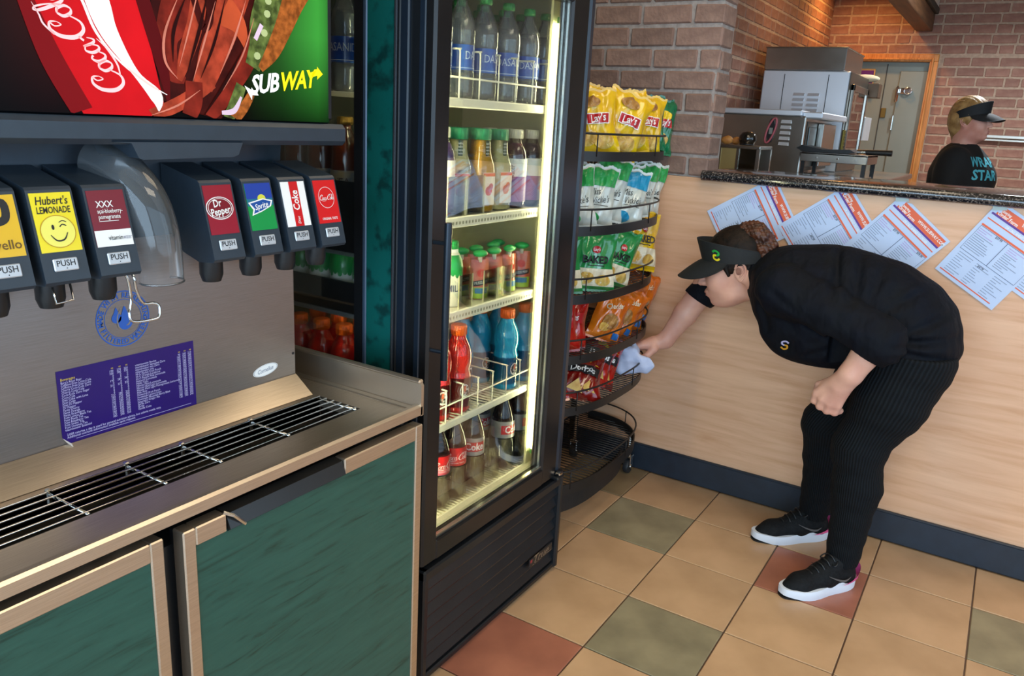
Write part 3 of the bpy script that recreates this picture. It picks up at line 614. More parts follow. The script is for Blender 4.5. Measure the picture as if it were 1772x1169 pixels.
# calorie sheet
sh = thing('calorie_sheet', 'purple calorie list sheet with a peeling corner on the steel splash panel', 'sheet', (PXX, -1.936, .94))
m_pur = pm('sheet_purple', '260a68', .32, var=.12, scale=10)
W2, H2 = .1215, .0605; O = V((PXX+.0005, -1.9365, .9400))
part('paper', plate(([(-W2, H2-.0, 0), (-W2, -H2+.012, 0), (-W2+.012, -H2, .0), (W2, -H2, 0), (W2, H2, 0)], [(0, 1, 2, 3, 4)]), O, PR, PU), m_pur, sh)
part('peeled_corner', plate(([(-W2, -H2+.012, .0004), (-W2+.012, -H2, .0034), (-W2+.011, -H2-.004, .009), (-W2+.004, -H2+.004, .006)], [(0, 1, 2, 3)]), O, PR, PU), m_wht, sh)
left = ["Barq's Root Beer", 'Caffeine-Free Coca-Cola', 'Caffeine-Free Diet Coke', 'Cherry Coca-Cola Zero', 'Cherry Coca-Cola', 'Coca-Cola Zero Sugar', 'Coca-Cola', 'Diet Coke with Lime', 'Diet Coke', 'Diet Dr Pepper', 'Dr Pepper', 'Fanta Cherry', 'Fanta Orange', 'Fanta Strawberry', 'Fuze Lemon Black Tea', 'Fuze Peach Tea', 'Fuze Raspberry Tea', 'Fuze Sweet Tea', 'Fuze Unsweet Tea', 'vitaminwater Essential']
right = ['vitaminwater Revive', 'vitaminwater Squeezed Zero', 'vitaminwater xxx Zero', 'vitaminwater xxx', 'Hi-C Flashin Fruit Punch', 'Hi-C Orange Lavaburst', 'Hi-C Poppin Pink Lemonade', "Hubert's Lemonade", 'Mello Yello', 'Minute Maid Lemonade', 'Minute Maid Light Lemonade', 'Minute Maid Light Pomegranate Lemonade', 'Pibb Xtra', 'Powerade Fruit Punch', 'Powerade Lemon-Lime', 'Powerade Mountain Berry Blast', "Seagram's Ginger Ale", 'Sprite Zero', 'Sprite', 'Vanilla Coke']
lines = []
def ln(s, x, y, size=.0052, al='LEFT'):
    g = tgeo(s, size, al, .92); return [(p[0]+x, p[1]+y, 0) for p in g[0]], g[1]
for i, s in enumerate(left):
    lines.append(ln(s, -.116, .0405-i*.0041)); k = 190 if i < 11 else 150
    lines += [ln(str(q), xx, .0405-i*.0041, al='RIGHT') for q, xx in ((0 if 'Diet' in s or 'Zero' in s else k+10*(i % 4), -.030), (0 if 'Diet' in s or 'Zero' in s else k+80+10*(i % 3), -.017), (0 if 'Diet' in s or 'Zero' in s else k+130+10*(i % 5), -.005))]
for i, s in enumerate(right):
    lines.append(ln(s, .008, .0405-i*.0041)); lines += [ln(str(90+10*((i*7) % 13)+d), xx, .0405-i*.0041, al='RIGHT') for d, xx in ((0, .094), (70, .105), (120, .116))]
lines += [ln('2,000 calories a day is used for general nutrition advice, but calorie needs vary.', -.114, -.0455, .0056), ln('Additional nutrition information available upon request.', -.114, -.0500, .0056), rect(-.10, .11, -.0552, -.0547)]
part('lettering', plate(join(*lines), O, PR, PU, .0003), pm('sheet_white_print', 'cfc8f0', .5), sh)
part('heading', plate(join(ln('Beverages', -.116, .0455, .0062), *[ln('oz', x, .0458, .0045, 'RIGHT') for x in (-.030, -.017, -.005, .094, .105, .116)]), O, PR, PU, .0003), pm('sheet_yellow_print', 'e9c93a', .5), sh)
# oval maker's badge
ov = thing('maker_badge', "small white oval maker's badge at the right of the steel splash panel", 'badge', (PXX, -1.655, .906))
O = (PXX+.0005, -1.655, .9065); ru = V((0, 1, .10))
part('oval', plate(disc(0, 0, .031, .0115), O, ru, (0, -.10, 1)), m_wht, ov)
part('lettering', plate(join(tgeo('Cornelius', .0125, sx=.8, shear=.35), ring(0, 0, .0285, .0292, ratio=.36)), O, ru, (0, -.10, 1), .0003), pm('badge_grey_print', '5a6a8a', .5), ov)
# ================================================================ GLASS-DOOR COOLER
FY0, FY1, FB = -1.315, -.612, -.66
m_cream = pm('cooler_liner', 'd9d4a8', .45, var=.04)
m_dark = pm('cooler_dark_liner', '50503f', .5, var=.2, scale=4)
m_nb = pm('cooler_frame_navy', '1d2733', .3, var=.15)
m_mbl = pm('green_marbled_vinyl', '0c5f58', .35, col2='0a3b38', scale=26, detail=8, ramp=(.36, .50))
m_gl = clear('cooler_glass', (.97, .98, .97), .22, .0)
m_wire = pm('shelf_white_wire', 'e4e2cf', .35, var=.03)
frg = thing('display_cooler', 'tall black glass-door drinks cooler with a green marbled strip on its side', 'cooler', (-.3, -.96, 0))
part('base_cabinet', box(FB, .012, FY0, FY1, .03, .335), m_blk2, frg)
part('toe_plinth', box(FB+.02, .03, FY0+.01, FY1-.01, .0, .03), m_blk, frg)
# louvred grille under the door
gr = part('grille_frame', join(box(.012, .048, FY0, FY0+.02, .012, .335, .004), box(.012, .052, FY1-.022, FY1, .012, .345, .006), box(.012, .046, FY0, FY1, .012, .03, .004), box(.012, .050, FY0, FY1, .305, .335, .005)), m_blk2, frg, 30)
for i in range(7):
    z = .032+i*.039
    part('grille_slat', prism([(.012, z), (.040, z+.004), (.042, z+.010), (.030, z+.037), (.012, z+.037)], 1, FY0+.02, FY1-.022), m_blk2, gr)
lg = part('grille_badge', plate(box(-.07, .07, -.014, .014, 0, .004, .002), (.045, -.725, .105), (0, 1, .0), (0, 0, 1)), pm('badge_smoke', '2a2c30', .3, metal=.4), frg)
part('badge_lettering', plate(join(tgeo('True', .040, sx=1.25, shear=.35, bold=.01), rect(-.052, .066, -.0125, -.0105)), (.0495, -.725, .105), (0, 1, 0), (0, 0, 1)), pm('badge_silver', 'a8aaac', .25, metal=.9), lg)
part('badge_flag', plate(join(rect(-.066, -.054, .0, .010)), (.0495, -.725, .105), (0, 1, 0), (0, 0, 1)), pm('badge_red', '9a2f36', .4), lg)
# shell
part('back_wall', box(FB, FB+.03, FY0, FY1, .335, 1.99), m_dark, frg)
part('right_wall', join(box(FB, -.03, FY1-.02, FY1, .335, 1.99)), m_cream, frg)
part('right_skin', box(FB, -.03, FY1, FY1+.004, .03, 1.99), m_blk2, frg)
part('roof', box(FB, .0, FY0, FY1, 1.90, 1.99), m_blk2, frg)
part('liner_floor', box(FB+.03, -.02, FY0+.02, FY1-.02, .335, .375), m_cream, frg)
part('liner_sill', prism([(-.03, .375), (.004, .372), (.004, .395), (-.022, .400)], 1, FY0+.02, FY1-.02), pm('sill_grey', 'a8a698', .4), frg)
part('side_lower_panel', box(FB, -.178, FY0, FY0+.02, .335, .62), m_blk2, frg)
part('side_upper_panel', box(FB, -.178, FY0, FY0+.02, 1.80, 1.99), m_blk2, frg)
part('side_rear_post', box(FB, -.60, FY0, FY0+.02, .335, 1.99), m_blk2, frg)
part('side_window', box(-.60, -.178, FY0+.006, FY0+.009, .62, 1.80), m_gl, frg, label='clear side window')
part('side_shelf_band', box(-.60, -.178, FY0+.016, FY0+.022, 1.086, 1.252), m_blk, frg)
part('side_shelf_band', box(-.60, -.178, FY0+.016, FY0+.022, .938, 1.014), m_blk, frg)
part('side_shelf_lip', join(box(-.60, -.178, FY0+.012, FY0+.020, 1.078, 1.087), box(-.60, -.178, FY0+.012, FY0+.020, .928, .939)), pm('lip_steel', 'aab2b4', .3, metal=.7), frg)
part('side_post', box(-.180, -.157, FY0-.004, FY0+.025, .335, 1.99), m_blk, frg)
part('side_trim', box(-.157, -.144, FY0-.003, FY0+.025, .03, 1.99, .003), pm('trim_slate_blue', '4d5f73', .35, metal=.3), frg)
part('green_side_strip', box(-.144, -.070, FY0-.001, FY0+.02, .03, 1.99), m_mbl, frg, label='green marbled vinyl side strip')
part('side_corner', box(-.070, -.050, FY0-.004, FY0+.02, .03, 1.99, .003), m_blk, frg)
part('corner_bead', box(-.064, -.060, FY0-.006, FY0-.002, .03, 1.99), pm('bead_bright', 'aeb4bc', .2, metal=.9), frg)
part('front_frame', join(box(-.050, -.026, FY0-.006, FY0+.03, .335, 1.99, .003), box(-.03, -.002, FY1-.048, FY1+.004, .335, 1.99, .004), box(-.03, -.002, FY0, FY1, 1.87, 1.99)), m_nb, frg)
part('door_gasket', join(box(-.026, .0, FY0+.002, FY0+.03, .345, 1.88), box(-.012, .0, FY1-.06, FY1-.004, .345, 1.88)), m_blk, frg)
# door
dr = part('door', join(box(.0, .044, FY0-.006, FY0+.053, .345, 1.875, .006), box(.0, .044, -.748, -.656, .345, 1.875, .006), box(.0, .044, FY0+.05, -.74, .345, .40, .004), box(.0, .044, FY0+.05, -.74, 1.71, 1.875, .004)), pm('door_frame_black', '1d1c1d', .26, var=.2), frg, 30)
part('door_edge_strip', box(.004, .020, FY0-.009, FY0-.004, .345, 1.875, .002), m_nb, dr)
part('door_glass', box(.024, .028, FY0+.05, -.746, .398, 1.715), m_gl, dr)
part('glass_bead', join(box(.028, .034, -.752, -.746, .40, 1.71), box(.028, .036, FY0+.05, -.748, .40, .404), box(.030, .040, FY0+.05, -.748, .409, .412)), pm('bead_alu', 'b6b6ae', .2, metal=.9), dr)
part('right_cover', prism([(FY1-.046, -.002), (FY1-.046, .040), (FY1-.036, .046), (FY1-.012, .042), (FY1, .026), (FY1, -.002)], 0, 0, 1) if False else ([(x, y, z) for z in (.345, 1.99) for y, x in [(FY1-.046, -.002), (FY1-.046, .040), (FY1-.036, .046), (FY1-.012, .042), (FY1, .026), (FY1, -.002)]], [tuple(range(6)), tuple(range(6, 12))]+[(i, (i+1) % 6, 6+(i+1) % 6, 6+i) for i in range(6)]), m_nb, frg, 35)
part('handle', join(tube([(.078, FY0+.012, .835), (.078, FY0+.012, 1.19)], .0085, 10), tube([(.040, FY0+.008, .90), (.078, FY0+.012, .90)], .005, 8), tube([(.040, FY0+.008, 1.145), (.078, FY0+.012, 1.145)], .005, 8)), pm('handle_gunmetal', '2b333c', .25, metal=.5), dr, 40)
part('hinge_cap', join(box(.03, .062, FY1-.06, FY1-.02, .338, .350, .004), tube([(.05, FY1-.035, .35), (.05, FY1-.035, .366)], .012, 12)), m_blk2, frg)
part('hinge_pin', box(.044, .062, FY1-.052, FY1-.03, .352, .362, .003), m_chr, frg)
# light tube on its cream reflector
part('reflector', join(box(-.026, -.019, -.742, -.690, .40, 1.74), box(-.026, -.0, -.694, -.688, .40, 1.74)), m_cream, frg)
def tubelight():
    m = bpy.data.materials.new('lit_tube'); m.use_nodes = True; b = m.node_tree.nodes['Principled BSDF']; b.inputs['Emission Color'].default_value = (1, .94, .52, 1); b.inputs['Emission Strength'].default_value = 44; return m
def tubelight_fill():
    m = tubelight(); m.name = 'lit_tube_fill'; m.node_tree.nodes['Principled BSDF'].inputs['Emission Strength'].default_value = 65; return m
part('light_tube', tube([(-.002, -.722, .452), (-.002, -.722, 1.66)], .0135, 14), tubelight(), frg, True, label='glowing white light tube')
part('tube_socket', join(tube([(-.002, -.722, .436), (-.002, -.722, .452)], .0135, 14), tube([(-.002, -.722, 1.66), (-.002, -.722, 1.676)], .0135, 14)), pm('socket_green', '2c7a3c', .4), frg, 40)
part('light_tube', tube([(-.015, FY0+.045, .452), (-.015, FY0+.045, 1.66)], .010, 12), bpy.data.materials['lit_tube_fill'] if 'lit_tube_fill' in bpy.data.materials else tubelight_fill(), frg, True)  # second tube, added unseen behind the left stile to brighten the side window
# slotted shelf standards
for xx in (-.05, -.50):
    st_ = part('shelf_standard', box(xx-.012, xx+.012, FY1-.026, FY1-.019, .40, 1.85), pm('standard_white', 'c6c8bc', .4, metal=.2), frg)
    part('standard_slots', join(*[box(xx-.003, xx+.003, FY1-.0275, FY1-.025, .44+i*.0254, .452+i*.0254) for i in range(54)]), m_blk, st_)
SH = (1.452, 1.178, .944, .655)
for i, z in enumerate(SH):
    s = part('shelf', join(box(-.036, -.028, FY0+.028, FY1-.03, z-.026, z, .002), box(-.58, -.03, FY0+.028, FY1-.03, z-.006, z-.001)) if i in (1, 2) else
             join(*[tube([(-.58, y, z-.003), (-.03, y, z-.003)], .0025, 5) for y in np.arange(FY0+.03, FY1-.03, .018)], box(-.036, -.028, FY0+.028, FY1-.03, z-.022, z, .003)), m_wire, frg)
    if i in (1, 2):
        part('price_rail_dots', join(*[box(-.0281, -.0272, y, y+.006, z-.018, z-.011) for y in np.arange(FY0+.035, FY1-.035, .0135)]), pm('rail_dots', '8f8d78', .5), s)
    else:
        n = 8 if i == 0 else 9; ys = np.linspace(FY0+.10, FY1-.035, n); rh = .105 if i == 0 else .085
        part('front_rail', join(tube([(-.030, FY0+.03, z+.045), (-.030, FY1-.03, z+.045)], .0022, 6), *[tube(cat([(-.030, y, z), (-.030, y, z+rh-.008), (-.034, y, z+rh), (-.045, y, z+rh+.002), (-.25, y, z+rh+.004)], 3), .0022, 6) for y in ys]), m_wire, s, True)
part('floor_shelf', join(*[tube([(-.58, y, .388), (-.03, y, .388)], .003, 5) for y in np.arange(FY0+.03, FY1-.03, .0135)], box(-.034, -.026, FY0+.028, FY1-.03, .384, .398, .003)), m_wire, frg)
m_acr = clear('acrylic_guard', (.93, .94, .90), .3, .02, .35, (.95, .95, .8))
m_acre = pm('acrylic_edge', 'dcd9b0', .2, alpha=.75)
def guard(y, z, w, h, d=.30):
    g = part('acrylic_divider', join(box(-.037, -.0355, y-w/2, y+w/2, z, z+h), box(-d, -.036, y+w/2-.0015, y+w/2, z, z+h*1.15)), m_acr, frg)
    part('guard_edge', join(box(-.0375, -.035, y+w/2-.002, y+w/2+.0005, z, z+h), box(-.0375, -.035, y-w/2-.0005, y-w/2+.002, z, z+h)), m_acre, g)
for y in (-1.120, -1.040): guard(y, SH[1], .075, .095)
for y in (-.955, -.885): guard(y, SH[2], .066, .085)
guard(-1.068, SH[2], .06, .085)
for y in (-1.102, -1.026, -.938, -.858, -.776, -.694):
    part('bottle_cup', move(lathe([(.0385, 0), (.0395, .098), (.0385, .098), (.0375, .002)], 22, False), (-.085, y, .392)), m_acr, frg, True)

# ---------------------------------------------------------------- bottles (local, front faces +x)
def wrap(g, r, dz=0, lift=.0005, rot=0):
    """bend flat (x, y) geometry round an upright cylinder of radius r, centred on +x"""
    return [((r+lift)*math.cos(p[0]/r+rot), (r+lift)*math.sin(p[0]/r+rot), p[1]+dz) for p in g[0]], g[1]
def band(r, z0, z1, a0=-math.pi, a1=math.pi, n=28, lift=.0003):
    return grid(lambda u, v: ((r+lift)*math.cos(a0+(a1-a0)*u), (r+lift)*math.sin(a0+(a1-a0)*u), z0+(z1-z0)*v), n, 2)
def capg(r, z0, h): return join(lathe([(r, z0), (r, z0+h-.002), (r-.002, z0+h), (r*.6, z0+h)], 20), *[move(box(r-.0006, r+.0006, -.0008, .0008, z0+.001, z0+h-.003), rot=rotz(2*math.pi*k/20)) for k in range(20)])
PROTO = []
def proto(name, cat_): t = thing(name, 'prototype', cat_, (0, 0, -5)); PROTO.append(t); return t
def lp(name, g, mat, par, smooth=True): return part(name, g, mat, par, smooth, local=True)
pet = clear('pet_clear', (.97, .98, .99), .95, .03, .35, (.7, .76, .8), milk=.10); petw = clear('pet_soft', (.96, .97, .97), .8, .02, .3, (.8, .85, .85))
wat = clear('water_body', (.95, .98, 1.0), .3, .0, .2, (.8, .88, .95), 1.33, milk=.10)
def liq(n, c, rough=.08, **k): return pm('liquid_'+n, c, rough, var=.12, scale=18, coat=.3, **k)
def p_water():
    t = proto('water_bottle', 'bottle')
    pr = [(.020, .004), (.029, 0), (.0335, .008), (.0345, .02), (.0335, .03), (.0345, .04), (.0345, .055), (.0325, .062), (.0325, .122), (.0345, .128), (.0335, .136), (.0345, .144), (.0338, .158), (.030, .175), (.021, .197), (.0135, .210), (.0125, .226)]
    lp('shell', lathe(pr, 24), pet, t); lp('water', lathe([(r*.93, z+.002) for r, z in pr[:14]], 20), wat, t)
    lp('cap', capg(.0148, .222, .017), pm('cap_leaf_green', '2f9a52', .35), t)
    lb = lp('label', band(.0328, .064, .120), pm('label_water_blue', '1f3f9e', .3, col2='2b62b6', scale=25, coat=.5), t)
    lp('lettering', join(wrap(tgeo('DASANI', .026, sx=.80, space=.98), .0328, .096), *[wrap(tgeo('DASANI', .026, sx=.80), .0328, .096, rot=2.2)]), pm('label_silver_print', 'd6dcea', .3), lb)
    lp('label_foot', band(.0330, .068, .0695), pm('label_silver_print', 'd6dcea', .3), lb); return t
def p_juice(name, col, fruit):
    t = proto('juice_bottle', 'bottle')
    pr = [(.030, 0), (.0345, .006), (.0345, .105), (.033, .118), (.026, .140), (.0235, .155), (.0230, .180)]
    lp('shell', lathe(pr, 28, sq=3.2), petw, t); lp('juice', lathe([(r*.965, z+.002) for r, z in pr], 28, sq=3.2), liq(name, col), t)
    lp('cap', capg(.0262, .180, .027), pm('cap_forest_green', '1f8a5e', .4), t)
    lb = lp('label', box(.0334, .0345, -.022, .022, .02, .10), pm('label_cream', 'e9e6d6', .4), t, False)
    lp('fruit_print', plate(join(disc(0, .055, .012), disc(.008, .066, .008)), (.0347, 0, 0), (0, 1, 0), (0, 0, 1)), pm('fruit_'+fruit, fruit, .4), lb, False)
    lp('label_band', plate(rect(-.022, .022, .091, .099), (.0347, 0, 0), (0, 1, 0), (0, 0, 1)), pm('label_orange_band', 'd9582a', .4), lb, False)
    tg = lp('neck_tag', box(.0245, .0255, -.006, .006, .130, .178), pm('tag_dark_green', '12382a', .4), t, False)
    lp('tag_lettering', plate(join(*[([(p[0], p[1]+.17-k*.008, 0) for p in tgeo('NEW', .006)[0]], tgeo('NEW', .006)[1]) for k in range(5)]), (.0258, 0, 0), (0, 1, 0), (0, 0, 1)), m_wht, tg, False); return t
def p_vit(col):
    t = proto('vitamin_bottle', 'bottle')
    pr = [(.026, 0), (.0325, .006), (.0335, .02), (.0335, .135), (.031, .152), (.022, .170), (.0175, .178), (.0175, .188)]
    lp('shell', lathe(pr, 24), petw, t); lp('drink', lathe([(r*.96, z+.002) for r, z in pr[:6]], 22), liq('vit'+col, col), t)
    lp('cap', capg(.0198, .184, .024), pm('cap_ivory', 'd9d6c2', .4), t)
    lb = lp('label', band(.0337, .085, .132), pm('label_pale', 'dfe3e0', .4), t); lp('label_lower', band(.0337, .018, .085), pm('label_violet', '5a3f8c', .4, col2='a04a6a', scale=20, stretch=(1, 1, .4)), lb)
    g = tgeo('vitaminwater', .019, bold=.01); g = ([(-p[1]*1.0, p[0]*.82, 0) for p in g[0]], g[1]); lp('lettering', wrap(g, .0337, .075, rot=-.25, lift=.0009), m_wht if False else pm('label_grey_ink', '39404e', .4), lb); return t
def p_milk():
    t = proto('milk_bottle', 'bottle')
    pr = [(.028, 0), (.033, .005), (.033, .09), (.0335, .10), (.031, .118), (.024, .132), (.0195, .138), (.0195, .148)]
    lp('body', lathe(pr, 24), pm('milk_white', 'e6e6da', .35), t)
    sl = lp('sleeve_top', lathe([(.0336, .085), (.0341, .10), (.0316, .118), (.0246, .132)], 24, False), pm('sleeve_green', '1f9a4a', .35, coat=.5), t)
    lp('sleeve_drips', join(*[wrap(disc(x, 0, .006, .009, 12), .0331, .087+d, lift=.0007) for x, d in ((-.03, 0), (-.018, -.004), (-.006, .002), (.006, -.003), (.018, .001), (.03, -.002), (.042, .0), (-.042, -.002))]), MATS['sleeve_green'], sl, False)
    lp('lettering', join(wrap(tgeo('MILK', .024, sx=.8, bold=.02), .0331, .048), wrap(rect(-.014, .014, .030, .032), .0331, 0), wrap(rect(-.012, .012, .024, .0255), .0331, 0)), pm('print_navy', '1f3a6e', .4), t, False)
    lp('neck_band', lathe([(.0202, .138), (.0202, .148)], 20, False), m_wht, t); lp('cap', capg(.0205, .146, .020), pm('cap_bright_green', '1fa04c', .38), t); return t
def p_pouch():
    t = proto('fruit_pouch', 'pouch')
    def f(s): return lambda u, v: ((s*.017*(1-abs(2*u-1)**2.5)*(1-.85*v**1.6)*(1 if v > .02 else .8)), (u-.5)*.058*(1-.12*v*v), .105*v)
    lp('pouch', join(grid(f(1), 13, 12), grid(f(-1), 13, 12)), pm('pouch_red', 'b8432e', .25, col2='d87a5a', scale=22, coat=.6), t)
    fr = lambda y, z: .017*(1-abs(2*(y/.058+.5)-1)**2.5)*(1-.85*(z/.105)**1.6)+.0008
    def on(g): return [(fr(p[0], p[1]), p[0], p[1]) for p in g[0]], g[1]
    lb = lp('foot_print', on(grid(lambda u, v: (-.026+.052*u, .002+.030*v, 0), 9, 5)), pm('pouch_lime', '9fc23a', .3, coat=.5), t)
    lp('blue_print', on(grid(lambda u, v: (-.018+.036*u, .016+.014*v, .0), 7, 4)), pm('pouch_blue', '3f7aa8', .3), lb) ; lb.children[0].location.x = .0006
    lp('emblem', on(grid(lambda u, v: (-.024+.048*u, .038+.014*v+.008*(u-.5), 0), 7, 4)), pm('pouch_black', '1c1a1a', .3), t).location.x = .0005
    lp('lettering', on(([(p[0], p[1]+.0455+p[0]*.16, 0) for p in tgeo('MUSSELMAN', .011, sx=.62)[0]], tgeo('MUSSELMAN', .011, sx=.62)[1])), m_wht, t, False).location.x = .001
    lp('apple_print', on(disc(0, .070, .012, .011, 14)), pm('pouch_apple', 'd23a26', .3), t).location.x = .0005
    lp('spout', lathe([(.006, .098), (.006, .112)], 12), pm('spout_ivory', 'e4e0cc', .4), t)
    lp('cap', grid(lambda u, v: ((.013*math.sin(math.pi*v)**.55)*math.cos(2*math.pi*u), (.0215*math.sin(math.pi*v)**.55)*math.sin(2*math.pi*u), .110+.022*v), 20, 8, True), pm('cap_spring_green', '19b257', .3, coat=.4), t); return t
def p_sport(n, col, lab):
    t = proto('sports_drink_bottle', 'bottle')
    pr = [(.028, .002), (.0345, 0), (.0365, .008), (.0365, .085), (.0365, .098), (.0330, .108), (.0325, .118), (.0355, .128), (.0365, .142), (.0355, .160), (.031, .178), (.0225, .195), (.0195, .202), (.0195, .212)]
    lp('drink', lathe(pr, 26), liq(n, col, .05), t)
    lp('cap', capg(.0208, .208, .026), pm('cap_orange', 'e8661a', .38), t)
    lb = lp('label', band(.0366, .016, .096), clear('label_'+n+'_smoke', lab, .5, .05), t)
    lp('emblem', join(wrap(disc(0, 0, .014, .018), .0367, .062, .0007)), m_wht, lb, False)
    lp('lettering', join(wrap(tgeo('G', .034, bold=.04), .0367, .060, .0012)), pm('print_charcoal', '2a2a2a', .4), lb, False)
    lp('bolt', wrap(([(-.002, .012, 0), (.004, .012, 0), (.0015, .003, 0), (.005, .003, 0), (-.003, -.012, 0), (-.0005, -.001, 0), (-.004, -.001, 0)], [tuple(range(7))]), .0367, .064, .0016), pm('bolt_orange', 'e0561a', .4), lb, False); return t
def p_cola(diet):
    t = proto('diet_cola_bottle' if diet else 'cola_bottle', 'bottle')
    pr = [(.022, .004), (.030, 0), (.0335, .010), (.0350, .03), (.0335, .055), (.0318, .072), (.0345, .095), (.0352, .105), (.0352, .145), (.033, .162), (.026, .186), (.0175, .207), (.0130, .220), (.0128, .232)]
    lp('drink', lathe(pr, 26), liq('cola', '1d0c08', .04), t)
    lp('cap', capg(.0148, .228, .016), pm('cap_silver', 'c9c9c9', .35) if diet else pm('cap_red', 'c4161c', .35), t)
    z0, z1 = .098, .150; lb = lp('label', band(.0354, z0, z1), pm('label_silver', 'b4b4b0', .3, metal=.4) if diet else pm('label_cola_red', 'd21a1e', .3, coat=.5), t)
    if diet:
        lp('label_block', grid(lambda u, v: (.0359*math.cos(-1.1+2.0*u), .0359*math.sin(-1.1+2.0*u), z0+.012+.028*v), 16, 2), pm('label_cola_red', 'd21a1e', .3, coat=.5), lb)
        lp('lettering', wrap(tgeo('Coke', .030, sx=.85, bold=.025), .0359, .124, .0006), m_wht, lb, False)
    else:
        lp('lettering', join(wrap(cola_script(.0185), .0354, .124, .0006), wrap(tgeo('ORIGINAL TASTE', .006), .0354, .106, .0006)), m_wht, lb, False)
    return t
def p_tea():
    t = proto('tea_bottle', 'bottle')
    pr = [(.028, 0), (.034, .006), (.035, .02), (.035, .14), (.032, .158), (.022, .178), (.016, .190), (.016, .205)]
    lp('tea', lathe(pr, 24), liq('tea', '5a230c', .05), t); lp('cap', capg(.0185, .200, .018), pm('cap_gold', 'b08a3a', .4, metal=.5), t)
    lb = lp('label', band(.0352, .03, .095), pm('label_tea', 'b79a6a', .4, col2='7a8a9a', scale=30), t); lp('lettering', wrap(tgeo('TEA', .024, bold=.02), .0352, .068), pm('print_brown', '4a2a18', .4), lb, False); return t

ORD = ['first', 'second', 'third', 'fourth', 'fifth', 'sixth', 'seventh', 'eighth']
def put(pt, x, y, z, rz, label, group):
    o = dup(pt, (x, y, z), (0, 0, rz), label); o['group'] = group; return o
ROWN = ['front', 'second', 'third', 'fourth', 'fifth', 'sixth']
b_wat = p_water()
cols = [-1.160, -1.072, -.974, -.872, -.770, -.684]
for i, y in enumerate(cols):
    for r in range(3):
        put(b_wat, -.074-.082*r, y+.004*(r % 2), SH[0], -.55+.35*((i*3+r*2) % 4)-.5*(i == 3), f'clear water bottle on the top cooler shelf, {ROWN[r]} row, {ORD[i]} from the left', 'water bottles on the top cooler shelf')
for r in range(5): put(b_wat, -.20-.08*r, -1.243, SH[0], -1.45, f'water bottle against the cooler side window on the top shelf, {ORD[r]} from the door', 'water bottles by the side window')
j_pale, j_yel = p_juice('lemonade', 'd6cd8e', 'd87a4a'), p_juice('orange', 'e2ac1e', 'c8466a'); v_pur, v_drk = p_vit('4a1630'), p_vit('2c1c30'); v_pk = p_vit('6a4a86')
put(v_pk, -.074, -1.135, SH[1], -.9, 'purple drink bottle at the left glass edge of the second cooler shelf', 'juices on the second shelf')
for r in range(2):
    put(j_pale, -.085-.085*r, -1.058, SH[1], -.6, f'pale lemonade bottle with green cap behind a clear divider, {ROWN[r]} row', 'juices on the second shelf')
    put(j_yel, -.072-.085*r, -.976, SH[1], -.15, f'yellow orange juice bottle with green cap, {ROWN[r]} row', 'juices on the second shelf')
    put(j_pale, -.074-.085*r, -.893, SH[1], -.15, f'pale lemonade bottle with green cap right of the yellow juice, {ROWN[r]} row', 'juices on the second shelf')
    put(v_pur, -.074-.085*r, -.806, SH[1], -.9, f'dark red vitamin drink bottle with ivory cap, {ROWN[r]} row', 'juices on the second shelf')
    put(v_drk, -.074-.085*r, -.722, SH[1], -1.3, f'dark vitamin drink bottle nearest the light tube, {ROWN[r]} row', 'juices on the second shelf')
b_tea = p_tea()
for r in range(5): put(b_tea, -.20-.08*r, -1.243, SH[1], -1.4+.3*(r % 2), f'amber tea bottle against the cooler side window, {ORD[r]} from the door', 'tea bottles by the side window')
b_milk = p_milk()
put(b_milk, -.085, -1.072, SH[2], -.5, 'green capped milk bottle behind a clear divider, front left of the third shelf', 'milk bottles')
for r in range(4):
    put(b_milk, -.205-.075*r, -1.250, SH[2], -1.5+.25*(r % 3), f'green capped milk bottle against the cooler side window, {ORD[r]} from the door', 'milk bottles')
    put(b_milk, -.225-.075*r, -1.172, SH[2], -1.3, f'green capped milk bottle in the second column from the side window, {ORD[r]} from the door', 'milk bottles')
b_pou = p_pouch()
for k, (x, y, rz, lab) in enumerate([(-.075, -.952, -.5, 'fruit pouch with green cap in the left clear divider, front'), (-.130, -.960, -.5, 'fruit pouch with green cap in the left clear divider, behind the front one'), (-.075, -.885, -.5, 'fruit pouch with green cap in the right clear divider, front'),
    (-.130, -.892, -.5, 'fruit pouch with green cap in the right clear divider, behind the front one'), (-.070, -.815, -.2, 'fruit pouch standing free just right of the clear dividers'), (-.075, -.742, -.9, 'rightmost fruit pouch standing free on the third shelf'),
    (-.135, -.800, -.4, 'fruit pouch in the back row behind the left free one'), (-.150, -.752, -.6, 'fruit pouch in the back row behind the rightmost one')]):
    put(b_pou, x, y, SH[2], rz, lab, 'fruit pouches on the third shelf')
s_red, s_blu = p_sport('red', 'c0241c', (.62, .5, .48)), p_sport('blue', '1796c4', (.45, .62, .68))
for x, y, rz, lab in [(-.074, -1.125, -.5, 'red sports drink at the left glass edge'), (-.070, -1.043, -.35, 'red sports drink with white emblem in the front row'), (-.155, -1.085, -.5, 'red sports drink in the second row'), (-.235, -1.06, -.5, 'red sports drink in the third row')]:
    put(s_red, x, y, SH[3], rz, lab+' of the fourth shelf', 'sports drinks on the fourth shelf')
for x, y, rz, lab in [(-.074, -.800, -.2, 'blue sports drink second from the light tube in the front row'), (-.074, -.700, .2, 'blue sports drink nearest the light tube in the front row'), (-.165, -.895, -.3, 'blue sports drink leftmost in the second row'), (-.165, -.805, -.3, 'blue sports drink in the middle of the second row'), (-.165, -.70, -.3, 'blue sports drink rightmost in the second row'), (-.25, -.96, -.3, 'blue sports drink leftmost in the third row')]:
    put(s_blu, x, y, SH[3], rz, lab+' of the fourth shelf', 'sports drinks on the fourth shelf')
